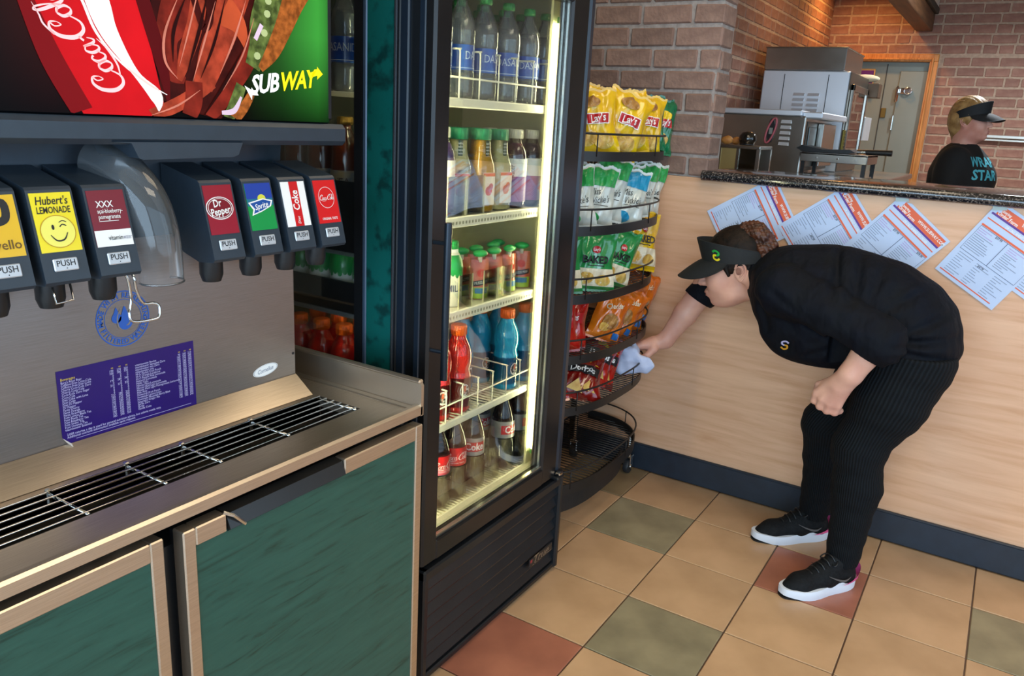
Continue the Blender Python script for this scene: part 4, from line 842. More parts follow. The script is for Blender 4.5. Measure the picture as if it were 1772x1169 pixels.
for r in range(4):
    put(s_red, -.205-.08*r, -1.243, SH[3], -1.4, f'orange capped sports drink against the side window, {ORD[r]} from the door', 'sports drinks by the side window')
    put(s_red, -.225-.08*r, -1.160, SH[3], -1.4, f'orange capped sports drink in the second column from the side window, {ORD[r]} from the door', 'sports drinks by the side window')
b_cok, b_die = p_cola(False), p_cola(True)
for x, y, pt, rz, lab in [(-.085, -1.102, b_cok, -.2, 'cola bottle with red label at the left glass edge'), (-.085, -1.026, b_cok, -.65, 'cola bottle with red label and white script facing out'), (-.085, -.938, b_die, -.75, 'diet cola bottle with silver label next to the red ones'),
    (-.085, -.776, b_die, -.05, 'diet cola bottle with silver label right of the empty cup'), (-.085, -.694, b_die, .55, 'diet cola bottle nearest the light tube'), (-.175, -.86, b_die, -.3, 'diet cola bottle in the second row, left'), (-.175, -.775, b_die, -.3, 'diet cola bottle in the second row, right'), (-.175, -1.03, b_cok, -.4, 'cola bottle with red label in the second row')]:
    put(pt, x, y, .394, rz, lab+', bottom shelf', 'cola bottles on the bottom shelf')
for t in PROTO:
    for c in list(t.children):
        for g in list(c.children): bpy.data.objects.remove(g)
        bpy.data.objects.remove(c)
    bpy.data.objects.remove(t)
PROTO = []
# ================================================================ SNACK RACK
RZ = (1.315, 1.085, .865, .662, .482, .195)
def rim(k, n=44, inset=0.0):
    """outline of the D-shaped shelf: bulging front with rounded ends, flat back"""
    pts = []
    for i in range(n+1):
        a = -math.pi/2+math.pi*i/n; c, s = math.cos(a), math.sin(a); e = 2/2.8
        pts.append((-.30+(.322-inset)*abs(c)**e, -.155+(.425-inset)*math.copysign(abs(s)**e, s)))
    return pts
m_rk = pm('rack_black_wire', '1b1a1a', .42, var=.2)
rack = thing('snack_rack', 'black wire snack rack with six D-shaped shelves on casters, between cooler and counter', 'rack', (-.2, -.15, 0))
for i, z in enumerate(RZ):
    o_ = rim(0); i_ = rim(0, inset=.004); n = len(o_)
    h = .030 if i < 5 else .04
    s = part('shelf', join(([(x, y, zz) for (x, y) in o_ for zz in (z-h/2, z+h/2)]+[(x, y, zz) for (x, y) in i_ for zz in (z-h/2, z+h/2)],
        [(2*k, 2*k+2, 2*k+3, 2*k+1) for k in range(n-1)]+[(2*n+2*k, 2*n+2*k+1, 2*n+2*k+3, 2*n+2*k+2) for k in range(n-1)]+[(2*k+1, 2*k+3, 2*n+2*k+3, 2*n+2*k+1) for k in range(n-1)]+[(2*k, 2*n+2*k, 2*n+2*k+2, 2*k+2) for k in range(n-1)]),
        tube([(-.30, -.58, z), (-.34, -.58, z), (-.345, .27, z), (-.30, .27, z)], .004, 6)), m_rk, rack, 40)
    for y in np.arange(-.545, .262, .021 if i >= 3 else .03):
        q = abs((y+.155)/.425)**2.8; x1 = -.30+.318*(max(1-q, 0))**(1/2.8)
        part('shelf_wire', tube([(-.345, y, z-.002), (x1, y, z-.002)], .0021, 5), m_rk, s, True)
    gz = z+.068; part('guard_wire', tube([(x, y, gz) for x, y in rim(0, 30)], .0035, 6), m_rk, s, True)
    for x, y in [rim(0)[k] for k in (5, 14, 24, 37)]: part('guard_post', tube([(x, y, z), (x, y, gz)], .0022, 5), m_rk, s, True)
for y in (-.50, .19): part('upright', tube([(-.335, y, .10), (-.335, y, 1.50)], .012, 10), m_rk, rack, True)
bp = rim(0, 40, .03); part('base_skirt', ([(x-.03, y*.97, z) for z in (.075, .18) for x, y in bp], [tuple(range(len(bp))), tuple(range(len(bp), 2*len(bp)))]+[(k, k+1, len(bp)+k+1, len(bp)+k) for k in range(len(bp)-1)]), pm('rack_base', '232122', .5, var=.2), rack) if False else None
part('base_skirt', ([(x-.012, y, z) for z in (.085, .175) for x, y in bp[:27]]+[(x-.018, y, z) for z in (.085, .175) for x, y in bp[:27]], [(k, k+1, 27+k+1, 27+k) for k in range(26)]+[(54+k, 81+k, 81+k+1, 54+k+1) for k in range(26)]), pm('rack_base', '232122', .5, var=.2), rack)
for x, y in ((-.075, .222), (-.12, -.46), (-.33, -.46), (-.33, .22)):
    c = part('caster', join(move(lathe([(.006, -.011), (.028, -.011), (.030, -.006), (.030, .006), (.028, .011), (.006, .011)], 20), (x, y, .031), Matrix.Rotation(math.pi/2, 3, 'Y') @ rotz(0))), pm('caster_rubber', '26282c', .5), rack, 40)
    part('caster_fork', join(box(x-.016, x-.012, y-.014, y+.014, .03, .075, .002), box(x+.012, x+.016, y-.014, y+.014, .03, .075, .002), box(x-.018, x+.018, y-.018, y+.018, .072, .082, .003), tube([(x, y, .08), (x, y, .20)], .008, 8)), m_chr, c)
    part('caster_hub', join(tube([(x-.018, y, .031), (x+.018, y, .031)], .011, 10)), m_chr, c, 40)

# ---------------------------------------------------------------- chip bags
def bag(name, label, loc, rz, lean, roll, w, h, t, mat, prints, seed, group):
    """pillow bag: crimped flat ends, full middle, wrinkles; prints = [(kind, ...)] laid on its front"""
    r = np.random.default_rng(seed); ph = r.uniform(0, 6, 8); am = r.uniform(.6, 1.3, 4)
    def th(y, z):
        u = y/(w/2); v = z/h; ez = max(0, min(1, v/.07))*max(0, min(1, (1-v)/.07)); pz = max(0, math.sin(math.pi*min(max(v, 0), 1)))**.55
        wr = .0028*(am[0]*math.sin(9*u+7*v+ph[0])+am[1]*math.sin(13*v-6*u+ph[1])+am[2]*math.sin(17*u-11*v+ph[2])+.6*abs(math.sin(5*u+12*v+ph[5])))
        return (t/2*max(0, 1-abs(u)**2.6)**.75*pz+wr*(1-abs(u)**4)+.0008)*(ez**.5)+.0006
    def sh(y, z):
        v = z/h; pinch = 1-.13*math.sin(math.pi*v)-.025*math.sin(11*v+ph[3]); bend = .010*math.sin(3*v+ph[4])*v
        return y*pinch, z+.004*math.sin(9*y/w*2+ph[6])*(v > .9), bend
    def P3(y, z, s, lift=0):
        yy, zz, b = sh(y, z); return (s*(th(y, z)+lift)+b, yy, zz)
    NU, NV = 19, 23
    root = thing(name, label, 'snack bag', loc, 0, group); root.rotation_euler = (roll, lean, rz); root.rotation_mode = 'XYZ'
    def gg(s): return grid(lambda u, v: P3((u-.5)*w, v*h, s), NU, NV)
    part('pouch', join(gg(1), gg(-1)), mat, root, True, local=True)
    zig = [((k/24-.5)*w*.995, (.004 if k % 2 else 0)) for k in range(25)]
    for zb, nm, sg in ((h, 'top_seal', 1), (0, 'bottom_seal', -1)):
        v_, f_ = [], []
        for y, d in zig: yy, zz, b = sh(y, zb); v_ += [(b, yy, zz), (b+.001, yy, zz+sg*(.007+d*.5))]
        for k in range(24): f_.append((2*k, 2*k+2, 2*k+3, 2*k+1))
        part(nm, (v_, f_), mat, root, local=True)
    for pi, (nm, g, mm) in enumerate(prints):
        part(nm, ([P3(p[0]*w/.15, p[1]*h/.2, 1, .0030+.0007*pi) for p in g[0]], g[1]), mm, root, local=True)
    return root
def sub(x0, x1, y0, y1, nx=15, ny=9): return grid(lambda u, v: (x0+(x1-x0)*u, y0+(y1-y0)*v, 0), nx, ny)
def tt(s, x, y, size, sx=.8, shear=0, bold=.01, rot=0):
    g = tgeo(s, size, 'CENTER', sx, shear, bold); c, k = math.cos(rot), math.sin(rot); return [(x+p[0]*c-p[1]*k, y+p[0]*k+p[1]*c, 0) for p in g[0]], g[1]
def blob(cx, cy, rx, ry, n=5):
    v = [(cx, cy, 0)]; f = []; m = 20
    for j in range(1, n+1):
        for k in range(m): a = 2*math.pi*k/m; v.append((cx+rx*j/n*math.cos(a), cy+ry*j/n*math.sin(a), 0))
    for k in range(m): f.append((0, 1+k, 1+(k+1) % m))
    for j in range(n-1):
        for k in range(m): f.append((1+j*m+k, 1+(j+1)*m+k, 1+(j+1)*m+(k+1) % m, 1+j*m+(k+1) % m))
    return v, f
def foil(n, c, c2=None, **k): return pm('foil_'+n, c, .22, col2=c2, var=.12, scale=k.pop('scale', 14), coat=.7, bump=.25, bscale=k.pop('bscale', 45), **k)
f_yel, f_grn, f_dkg = foil('yellow', 'e8c416', 'd9a614'), foil('green', '2f9a4e', '1f7a3c'), foil('deep_green', '0f7a4a', '0a5a38')
f_wht, f_blu, f_org, f_red, f_drd = foil('white', 'd3d6cc', 'bfc4ba'), foil('blue', '1f8fb8', '167a9e'), foil('orange', 'dd7a18', 'c25a10'), foil('red', 'bf2318', '9a150f'), foil('dark_red', '8e1710', '6a0d0a')
p_red, p_chip, p_chip2, p_yel, p_blk, p_cream, p_ora = pm('print_red', 'b81e24', .3), pm('print_chip', 'e3c46a', .35, col2='c99a44', scale=40), pm('print_chip_dark', 'b98a4a', .35, col2='8a5a2a', scale=40), pm('print_yellow', 'ecc820', .3), m_ink, pm('print_cream', 'e6dcc0', .35), pm('print_orange', 'e2792a', .3)
p_grn, p_blu2 = pm('print_green', '2f9d4f', .3), pm('print_blue', '2a6ab0', .3)
def lays(shift=0.0): return [('chip_print', blob(-.035, .045, .030, .024), p_chip), ('chip_print', blob(.022, .036, .034, .026), p_chip), ('bowl_print', blob(-.02+shift, .165, .035, .018), p_chip2), ('logo_ribbon', sub(-.040, .044, .092, .128), m_wht), ('logo_panel', sub(-.037, .041, .095, .125), p_red), ('logo_lettering', tt("Lay's", .001, .110, .036, .75, .12, .02, .12), m_wht)]
def lays_g(): return [('chip_print', blob(0, .045, .035, .028), p_chip), ('sun_print', blob(0, .14, .032, .018), p_yel), ('logo_panel', sub(-.040, .042, .095, .125), p_red), ('logo_lettering', tt("Lay's", .001, .110, .036, .75, .12, .02, .12), m_wht)]
def vick(c): return [('top_print', sub(-.070, .070, .135, .196), c), ('foot_print', blob(-.03, .022, .04, .022), c), ('logo_lettering', tt('Miss', -.022, .112, .034, .8, .3, .0, .15), m_ink), ('logo_lettering', tt("Vickie's", .006, .086, .034, .72, .3, .0, .15), m_ink), ('rule_print', sub(-.03, .04, .066, .068, 9, 2), m_ink)]
def baked(c): return [('lower_print', sub(-.072, .072, .012, .075), p_cream), ('chip_print', blob(-.03, .04, .028, .022), p_chip), ('chip_print', blob(.03, .034, .026, .02), p_chip), ('logo_dot', blob(0, .142, .014, .013), p_red), ('logo_lettering', tt("Lay's", 0, .142, .014, .8, .1, .01), m_wht), ('baked_lettering', tt('BAKED', 0, .105, .036, .85, 0, .03), m_ink), ('rule_print', sub(-.03, .03, .084, .087, 9, 2), m_ink)]
def cheese(): return [('logo_lettering', tt('Cheddar', 0, .145, .030, .8, .2, .015, .3), p_cream), ('pack_shot', blob(.0, .08, .036, .034), p_chip2), ('cracker_print', blob(-.022, .05, .022, .018), p_chip), ('nutrition_box', sub(.030, .058, .012, .040, 5, 4), p_blu2)]
def ruff(): return [('logo_ribbon', sub(-.060, .060, .090, .130), p_red), ('logo_lettering', tt('Ruffles', 0, .110, .036, .75, .2, .02, .06), m_wht), ('chip_print', blob(0, .045, .034, .026), p_chip)]
def dori(): return [('chip_print', ([(-.045, .02, 0), (.01, .012, 0), (-.012, .062, 0)], [(0, 1, 2)]), p_chip), ('chip_print', ([(.0, .03, 0), (.052, .025, 0), (.03, .07, 0)], [(0, 1, 2)]), p_chip), ('logo_flash', ([(-.055, .135, 0), (.0, .170, 0), (.058, .138, 0), (.0, .150, 0)], [(0, 1, 2, 3)]), p_yel), ('logo_ground', sub(-.062, .062, .088, .128), m_ink), ('logo_lettering', tt('Doritos', 0, .108, .036, .80, .1, .03, .04), m_wht)]
BAGS = []
def arc(y, back=0.0):
    q = min(abs((y+.155)/.425), .985)**2.8; x = -.30+.322*(1-q)**(1/2.8)-.078-back
    return max(x, -.105-back), (y+.155)*.35
def shelf_row(z, items, group):
    for k, (y, back, dz, lean, roll, w, h, mat, pr, nm, lab) in enumerate(items):
        x, a = arc(y, back); bag(nm, lab, (x, y, z+.008+dz), a-.72, lean, roll, w*1.06, h*1.02, .06, mat, pr, 100+int(z*1000)+k, group)
shelf_row(RZ[0], [(-.33, 0, 0, -.12, .10, .15, .185, f_yel, lays(), 'chip_bag', 'yellow potato chip bag nearest the cooler on the top rack shelf'), (-.215, .0, 0, -.10, -.30, .15, .19, f_yel, lays(.01), 'chip_bag', 'yellow potato chip bag leaning left, second on the top rack shelf'),
    (-.095, .0, 0, -.08, .16, .15, .19, f_yel, lays(), 'chip_bag', 'yellow potato chip bag third from the cooler on the top rack shelf'), (.025, .0, 0, -.1, -.12, .15, .19, f_yel, lays(.02), 'chip_bag', 'rightmost front yellow potato chip bag on the top rack shelf'),
    (.135, -.02, 0, -.10, .08, .14, .185, f_dkg, lays_g(), 'chip_bag', 'dark green chip bag beside the yellow ones on the top rack shelf'), (.225, -.01, 0, -.10, -.12, .14, .185, f_dkg, lays_g(), 'chip_bag', 'rightmost dark green chip bag on the top rack shelf'),
    (-.30, .09, .01, -.1, .05, .15, .19, f_yel, lays(), 'chip_bag', 'yellow chip bag in the back row of the top shelf, by the cooler'), (-.06, .10, .01, -.1, .0, .15, .19, f_yel, lays(), 'chip_bag', 'yellow chip bag in the back row of the top shelf, by the green bags')], 'chips on the top rack shelf')
shelf_row(RZ[1], [(-.40, .0, 0, -.1, .06, .13, .18, f_wht, vick(p_grn), 'kettle_chip_bag', 'white and green kettle chip bag nearest the cooler'), (-.30, .01, 0, -.1, -.1, .13, .18, f_wht, vick(p_grn), 'kettle_chip_bag', 'white and green kettle chip bag, second from the cooler'),
    (-.20, .03, .01, -.1, -.18, .13, .195, f_wht, vick(p_grn), 'kettle_chip_bag', 'tall white and green kettle chip bag behind the blue one'), (-.125, -.012, -.012, -.16, -.22, .14, .185, f_wht, vick(pm('print_kettle_blue', '1f8fb8', .3)), 'kettle_chip_bag', 'white and blue kettle chip bag in front on the second rack shelf'),
    (.025, .01, 0, -.1, .1, .13, .17, f_wht, vick(p_grn), 'kettle_chip_bag', 'white and green kettle chip bag right of the blue one'), (.125, .0, 0, -.1, -.1, .13, .18, f_wht, vick(p_grn), 'kettle_chip_bag', 'white and green kettle chip bag, second from the counter'),
    (.205, .0, 0, -.1, -.2, .12, .18, f_wht, vick(p_grn), 'kettle_chip_bag', 'white and green kettle chip bag nearest the counter')], 'kettle chips on the second rack shelf')
shelf_row(RZ[2], [(-.43, .02, 0, -.12, .05, .16, .19, f_grn, baked(0), 'baked_chip_bag', 'green baked chip bag nearest the cooler'), (-.30, .0, 0, -.14, -.06, .16, .185, f_grn, baked(0), 'baked_chip_bag', 'green baked chip bag, second from the cooler'), (-.165, .0, 0, -.1, -.30, .13, .185, f_grn, baked(0), 'baked_chip_bag', 'leaning green and white baked chip bag'),
    (.055, -.02, .03, -.15, -.14, .15, .20, f_yel, baked(0), 'baked_chip_bag', 'yellow baked chip bag on the third rack shelf')], 'baked chips on the third rack shelf')
shelf_row(RZ[3], [(-.42, .02, 0, -.1, .1, .15, .17, f_red, ruff(), 'ridged_chip_bag', 'red ridged chip bag nearest the cooler'), (-.34, .06, .0, -.15, -.1, .15, .18, f_red, ruff(), 'ridged_chip_bag', 'red ridged chip bag behind the nearest one'), (-.17, .01, 0, -.15, -.35, .13, .17, f_org, cheese(), 'cheese_snack_bag', 'orange snack bag leaning left, first on the fourth rack shelf'),
    (-.06, .01, 0, -.2, -.5, .13, .17, f_org, cheese(), 'cheese_snack_bag', 'orange snack bag leaning left, second on the fourth rack shelf'), (.05, .0, 0, -.2, -.25, .13, .165, f_org, cheese(), 'cheese_snack_bag', 'orange snack bag in the middle front of the fourth rack shelf'), (.10, .06, .02, -.15, -.3, .14, .18, f_org, cheese(), 'cheese_snack_bag', 'orange snack bag in the back row of the fourth rack shelf'),
    (.17, .0, 0, -.15, -.42, .13, .19, f_org, cheese(), 'cheese_snack_bag', 'orange snack bag nearest the counter, tallest on the fourth rack shelf')], 'snacks on the fourth rack shelf')
shelf_row(RZ[4], [(-.44, .02, 0, -.5, .2, .15, .17, f_red, dori(), 'tortilla_chip_bag', 'red tortilla chip bag nearest the cooler on the fifth rack shelf'), (-.33, .0, 0, -.75, -.3, .16, .18, f_drd, dori(), 'tortilla_chip_bag', 'dark red tortilla chip bag lying forward on the fifth rack shelf'), (-.18, .05, .02, -.30, -.45, .15, .18, f_red, dori(), 'tortilla_chip_bag', 'red tortilla chip bag standing behind on the fifth rack shelf'),
    (-.13, .05, 0, -.30, -.42, .16, .18, f_red, dori(), 'tortilla_chip_bag', 'red tortilla chip bag under the wiping cloth'), (.07, .055, 0, -.3, -.4, .15, .17, f_red, dori(), 'tortilla_chip_bag', 'red tortilla chip bag nearest the counter on the fifth rack shelf'), (-.40, .12, .03, -.2, 0, .15, .18, f_drd, dori(), 'tortilla_chip_bag', 'dark red tortilla chip bag in the back row of the fifth rack shelf')], 'tortilla chips on the fifth rack shelf')

# ---------------------------------------------------------------- order forms taped under the worktop
m_pap = pm('paper_white', 'bfcfec', .6, var=.02); m_or = pm('form_orange', 'e2633c', .55, var=.04); m_pu = pm('form_purple', '5a2a8e', .5); m_ln = pm('form_line_blue', '3a4670', .5); m_gy = pm('form_text_grey', '8f9cb8', .6); m_mg = pm('form_text_violet', 'b4a4d8', .6)
def form(label, c, ang, fold, tape, z_off, curl=0.0):
    """landscape order sheet: c = centre (x, z), ang = rotation in the wall plane; header runs along its right-hand short side"""
    t = thing('order_form', label, 'paper', (c[0], YC-.003, c[1]), 0, 'order forms taped to the counter front')
    W, H = .155, .120                     # half length, half height; the header band lies along +x of the sheet
    ca, sa = math.cos(ang), math.sin(ang); yb = YC-.0035-z_off
    def pl(g, lift=0.0):
        out = []
        for p in g[0]:
            x, z = .9*(p[0]*ca-p[1]*sa), .9*(p[0]*sa+p[1]*ca)
            cur = curl*max(0, (-p[0]-.08)/.075)**2
            out.append((c[0]+x, yb-lift-cur-.0, c[1]+z))
        return out, g[1]
    n = 14; poly = [(W, -H), (W, H-fold), (W-fold, H), (-W, H), (-W, -H)]
    sheet = grid(lambda u, v: (-W+2*W*u, -H+2*H*v, 0), n, 6)
    sheet = ([(min(p[0], W-max(0, p[1]-(H-fold))), p[1], 0) for p in sheet[0]], sheet[1])
    part('sheet', pl(sheet), m_pap, t)
    def R(x0, x1, y0, y1): return grid(lambda u, v: (x0+(x1-x0)*u, y0+(y1-y0)*v, 0), max(2, int((x1-x0)/.02)+1), 2)
    part('header_band', pl(R(W-.043, W-.010, -H+.010, H-.020), .0004), m_or, t); part('header_rule', pl(R(W-.050, W-.043, -H+.010, H-.008), .0004), m_pu, t)
    part('orange_rules', pl(join(R(W-.070, W-.066, -H+.010, H-.010), R(W-.098, W-.091, -H+.008, H-.010), R(-W+.012, -W+.016, -H+.02, H-.01)), .0004), m_or, t)
    part('box_lines', pl(join(R(W-.101, W-.0995, -H+.008, H-.012), R(-.045, W-.10, -.001, .001), R(-.046, -.0445, -H+.01, H-.012), R(-.045, W-.10, H-.013, H-.012), R(-.045, W-.10, -H+.008, -H+.009)), .0005), m_ln, t)
    rr = random.Random(int(c[0]*1000)); bars = []; vi = []
    for q in range(2):
        b0 = .006 if q == 0 else -.112
        for k in range(11):
            x = .044-k*.0078; y1 = b0+.098; y0 = y1-rr.uniform(.03, .08); (vi if k < 3 else bars).append(R(x, x+.0026, y0, y1))
    for k in range(9):
        for q in range(3): y1 = .10-q*.072; bars.append(R(-.058-k*.0095, -.0555-k*.0095, y1-rr.uniform(.018, .058), y1))
    part('small_print', pl(join(*bars), .0004), m_gy, t, kind='stuff'); part('violet_print', pl(join(*vi), .0004), m_mg, t, kind='stuff')
    def tv(s, x, y, size, sx=.85):
        g = tgeo(s, size, 'LEFT', sx, 0, .015); return [(x+p[1], y-p[0], 0) for p in g[0]], g[1]
    part('header_lettering', pl(join(tv('Catering', W-.023, H-.024, .014), tv('Order Form', W-.036, H-.024, .018), tv('WWW.SUBWAY.COM', W-.026, H-.11, .017, .75), tv('OR CALL AHEAD TO ORDER', W-.060, H-.075, .012, .75)), .0007), m_wht, t)
    part('prices', pl(join(tv('$37.99', W-.106, .045, .011), tv('$39.99', W-.106, -.075, .011), tv('$47.99', -.062, .02, .010)), .0006), m_ink, t)
    part('folded_corner', pl(([(W, H-fold, 0), (W-fold, H, 0), (W-fold-.006, H-fold+.0, 0)], [(0, 1, 2)]), .0012), m_pap, t)
    if tape: part('tape', pl(box(-.018, .018, -.012, .034, -.0008, .0008), .0) if False else ([(c[0]+x+p_, yb-.002-(.012 if z > 0 else 0), zz) for x in (0,) for p_, z, zz in ((tape[0]-c[0]-.018, 0, tape[1]-.026), (tape[0]-c[0]+.022, 0, tape[1]-.022), (tape[0]-c[0]+.020, 0, 1.229), (tape[0]-c[0]-.02, 0, 1.229), (tape[0]-c[0]-.018, 1, 1.229), (tape[0]-c[0]+.022, 1, 1.229), (tape[0]-c[0]+.024, 2, 1.252), (tape[0]-c[0]-.018, 2, 1.249))], [(0, 1, 2, 3), (4, 5, 6, 7), (3, 2, 5, 4)]), pm('masking_tape', 'c4d2cf', .5, alpha=.85), t)
    return t
form('leftmost order form on the counter front, partly behind the bending worker\'s hair', (.289, 1.098), math.radians(32), .03, None, .0)
form('second order form from the left on the counter front, above the bending worker\'s shoulder', (.558, 1.090), math.radians(37.5), .03, None, .0012)
form('third order form from the left with a grey tape strip, above the bending worker\'s back', (.769, 1.063), math.radians(50.6), .03, (.775, 1.24), .0024)
form('order form at the far right of the counter front, hanging steeply with tape', (1.076, 1.0725), math.radians(59), .03, (1.058, 1.24), .0012)
form('order form cut by the right picture edge', (1.285, 1.045), math.radians(59), .0, None, .0)
# ================================================================ KITCHEN BEHIND THE COUNTER
m_oven = pm('oven_steel', 'b9b4ab', .26, metal=1.0, col2='a39c92', scale=5, stretch=(1, 50, 1), bump=.03, bscale=8)
m_ovb = pm('oven_steel_bright', 'e6ecf4', .5, metal=.7, var=.05, scale=3)
kc = thing('back_counter', 'steel back counter under the ovens behind the service counter', 'counter', (-.15, 2.2, 0))
part('counter_body', box(-.528, .44, .95, 3.6, 0, 1.16), m_oven, kc); part('counter_top', box(-.528, .46, .93, 3.62, 1.16, 1.195, .006), m_oven, kc)
def louvers(par, x0, x1, y, zs, mat):
    for z in zs: part('louver', prism([(y-.012, z-.002), (y-.001, z+.016), (y, z-.002)], 0, x0, x1), mat, par)
oa = thing('proofer_oven', 'tall steel oven with a glass side door and a steel box on top', 'oven', (-.18, 3.1, 1.195))
part('oven_body', box(-.444, .093, 2.80, 3.46, 1.196, 1.812, .006), m_ovb, oa)
part('panel_seams', join(box(-.308, -.304, 2.797, 2.801, 1.22, 1.79), box(-.035, -.031, 2.797, 2.801, 1.22, 1.79)), m_ink, oa)
louvers(oa, -.235, -.165, 2.80, [1.50+.032*k for k in range(6)], m_ovb); louvers(oa, -.145, -.075, 2.80, [1.50+.032*k for k in range(6)], m_ovb)
part('top_box', box(-.445, .052, 2.80, 3.40, 1.815, 1.953, .004), m_oven, oa); part('top_cap', box(-.45, .058, 2.795, 3.405, 1.948, 1.956, .003), m_oven, oa)
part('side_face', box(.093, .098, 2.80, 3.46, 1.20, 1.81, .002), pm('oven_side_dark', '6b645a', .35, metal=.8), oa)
dw = part('oven_door', join(box(.098, .118, 2.86, 2.90, 1.30, 1.74, .004), box(.098, .118, 3.38, 3.42, 1.30, 1.74, .004), box(.098, .118, 2.86, 3.42, 1.70, 1.74, .004), box(.098, .118, 2.86, 3.42, 1.30, 1.335, .004)), m_oven, oa)
part('door_glass', box(.104, .108, 2.90, 3.38, 1.335, 1.70), clear('oven_glass', (.45, .40, .35), .9, .0), dw); part('oven_interior', box(.0985, .1, 2.88, 3.40, 1.31, 1.72), pm('oven_interior_brown', '3d3028', .5), oa)
part('control_plate', box(.116, .122, 3.42, 3.70, 1.40, 1.56, .004), pm('plate_bright', 'cfd8dc', .3, metal=.5), oa)
part('door_hinge', join(box(.098, .112, 2.815, 2.835, 1.33, 1.46, .003), *[box(.112, .115, 2.818, 2.832, 1.34+.02*k, 1.35+.02*k) for k in range(6)]), pm('hinge_brass', '8c7a3c', .4, metal=.8), oa)
ob = thing('toaster_oven', 'low brown-steel oven with vents, standing in front of the tall oven', 'oven', (-.2, 2.3, 1.195))
part('oven_body', box(-.46, .045, 2.0, 2.72, 1.196, 1.515, .006), m_oven, ob)
part('top_cover', join(box(-.46, .02, 1.985, 2.74, 1.515, 1.545, .004), box(.02, .125, 2.02, 2.74, 1.505, 1.54, .006)), m_ovb, ob)
louvers(ob, -.085, -.03, 2.0, [1.355+.030*k for k in range(5)], m_ovb)
part('side_recess', box(.045, .05, 2.05, 2.70, 1.22, 1.49, .003), pm('oven_recess_dark', '57534c', .4, metal=.6), ob); part('door_edge', box(.05, .085, 2.30, 2.66, 1.24, 1.485, .005), m_oven, ob); part('recess_panel', box(.05, .056, 2.08, 2.26, 1.24, 1.46, .004), pm('recess_teal', '6f7d80', .4, metal=.6), ob)
th = thing('pocket_thermometer', 'pink framed black thermometer hung on the low oven', 'thermometer', (-.135, 1.99, 1.42))
ovl = lambda rx, rz: cat([(-.135+rx*math.cos(t), 1.43+rz*math.sin(t)) for t in [2*math.pi*k/12 for k in range(12)]], 3, True)
part('case', prism(ovl(.020, .066), 1, 1.992, 1.999), m_ink, th); part('rim', tube([(x+.25*(z-1.43), 1.990, z) for x, z in ovl(.021, .068)], .0055, 6, True), pm('thermo_pink', 'c0606a', .4), th, True); part('display', box(-.145, -.125, 1.988, 1.993, 1.41, 1.445, .002), pm('thermo_glass', '8a8f8a', .2), th)
sd = thing('paddle_stand', 'steel landing tray on legs beside the low oven', 'stand', (.24, 2.0, 1.195))
part('tray', join(box(.055, .40, 1.95, 2.30, 1.318, 1.326), box(.055, .40, 1.95, 1.956, 1.278, 1.326, .002), box(.394, .40, 1.95, 2.30, 1.278, 1.326, .002)), m_oven, sd); part('rivets', join(*[tube([(x, 1.944, 1.30), (x, 1.951, 1.30)], .005, 8) for x in (.14, .25, .34)]), m_chr, sd)
for x, y in ((.07, 1.97), (.385, 1.97), (.07, 2.28), (.385, 2.28)): part('leg', box(x-.01, x+.01, y-.01, y+.01, 1.195, 1.278), m_blk, sd)
part('lower_shelf', box(.065, .39, 1.96, 2.29, 1.20, 1.208), m_oven, sd)
pd = thing('oven_paddle', 'black oven paddle with a black grip lying on the steel tray', 'paddle', (.2, 2.0, 1.33))
part('blade', prism([(.02, 1.345), (.06, 1.329), (.29, 1.329), (.33, 1.338), (.30, 1.352), (.16, 1.345), (.05, 1.362)], 1, 1.98, 2.18), m_blk, pd); part('ferrule', tube([(.325, 2.06, 1.342), (.375, 2.06, 1.343)], .013, 10), m_chr, pd); part('grip', tube([(.37, 2.06, 1.343), (.50, 2.06, 1.345)], [.014, .016], 10), m_blk, pd, 40)
cb = thing('glass_warmer', 'small steel and glass warmer box behind the pillar end of the counter', 'warmer', (-.06, 1.2, 1.19))
part('shell', join(box(-.16, .04, 1.18, 1.40, 1.335, 1.352, .003), box(-.16, .04, 1.18, 1.40, 1.196, 1.205), box(-.07, -.058, 1.18, 1.20, 1.20, 1.34), box(.025, .04, 1.18, 1.20, 1.20, 1.34), box(-.16, -.145, 1.18, 1.20, 1.20, 1.34), box(-.16, .04, 1.38, 1.40, 1.20, 1.34)), m_oven, cb); part('glass', box(-.058, .025, 1.184, 1.187, 1.205, 1.335), clear('warmer_glass', (.6, .6, .58), .8), cb); part('panel', box(-.145, -.07, 1.183, 1.187, 1.205, 1.335), pm('warmer_panel', 'c4b27a', .3, metal=.6), cb)
bw = thing('black_bowl', 'upturned glossy black bowl on the small warmer', 'bowl', (-.042, 1.24, 1.352))
part('bowl', move(lathe([(.012, .064), (.030, .058), (.040, .042), (.042, .024), (.036, .012), (.034, .004), (.028, 0)], 24), (-.042, 1.24, 1.353)), pm('bowl_black', '1a1612', .18, coat=.5), bw, True); part('foot', move(lathe([(.034, 0), (.036, .004), (.034, .008)], 24), (-.042, 1.24, 1.353)), m_blk, bw, True)
for k, (x, y, s) in enumerate([(-.135, 1.22, 1.0), (-.112, 1.29, .9)]):
    br_ = part('bread_roll', grid(lambda u, v: (x+.030*s*math.sin(math.pi*v)*math.cos(2*math.pi*u), y+.026*s*math.sin(math.pi*v)*math.sin(2*math.pi*u), 1.352+.020*s*(1-math.cos(math.pi*v))*(1+.05*math.sin(9*u))), 18, 9, True), pm('bread_crust', 'c98f4a', .6, col2='a8682c', scale=30), None, True)
    tag(br_, ['golden bread roll in front on the small warmer', 'smaller golden bread roll behind on the small warmer'][k], 'bread roll', 'bread rolls on the warmer')
pw = thing('oven_mitt_pile', 'pale folded mitts piled on the back edge of the tall oven', 'mitts', (.13, 3.5, 1.7))
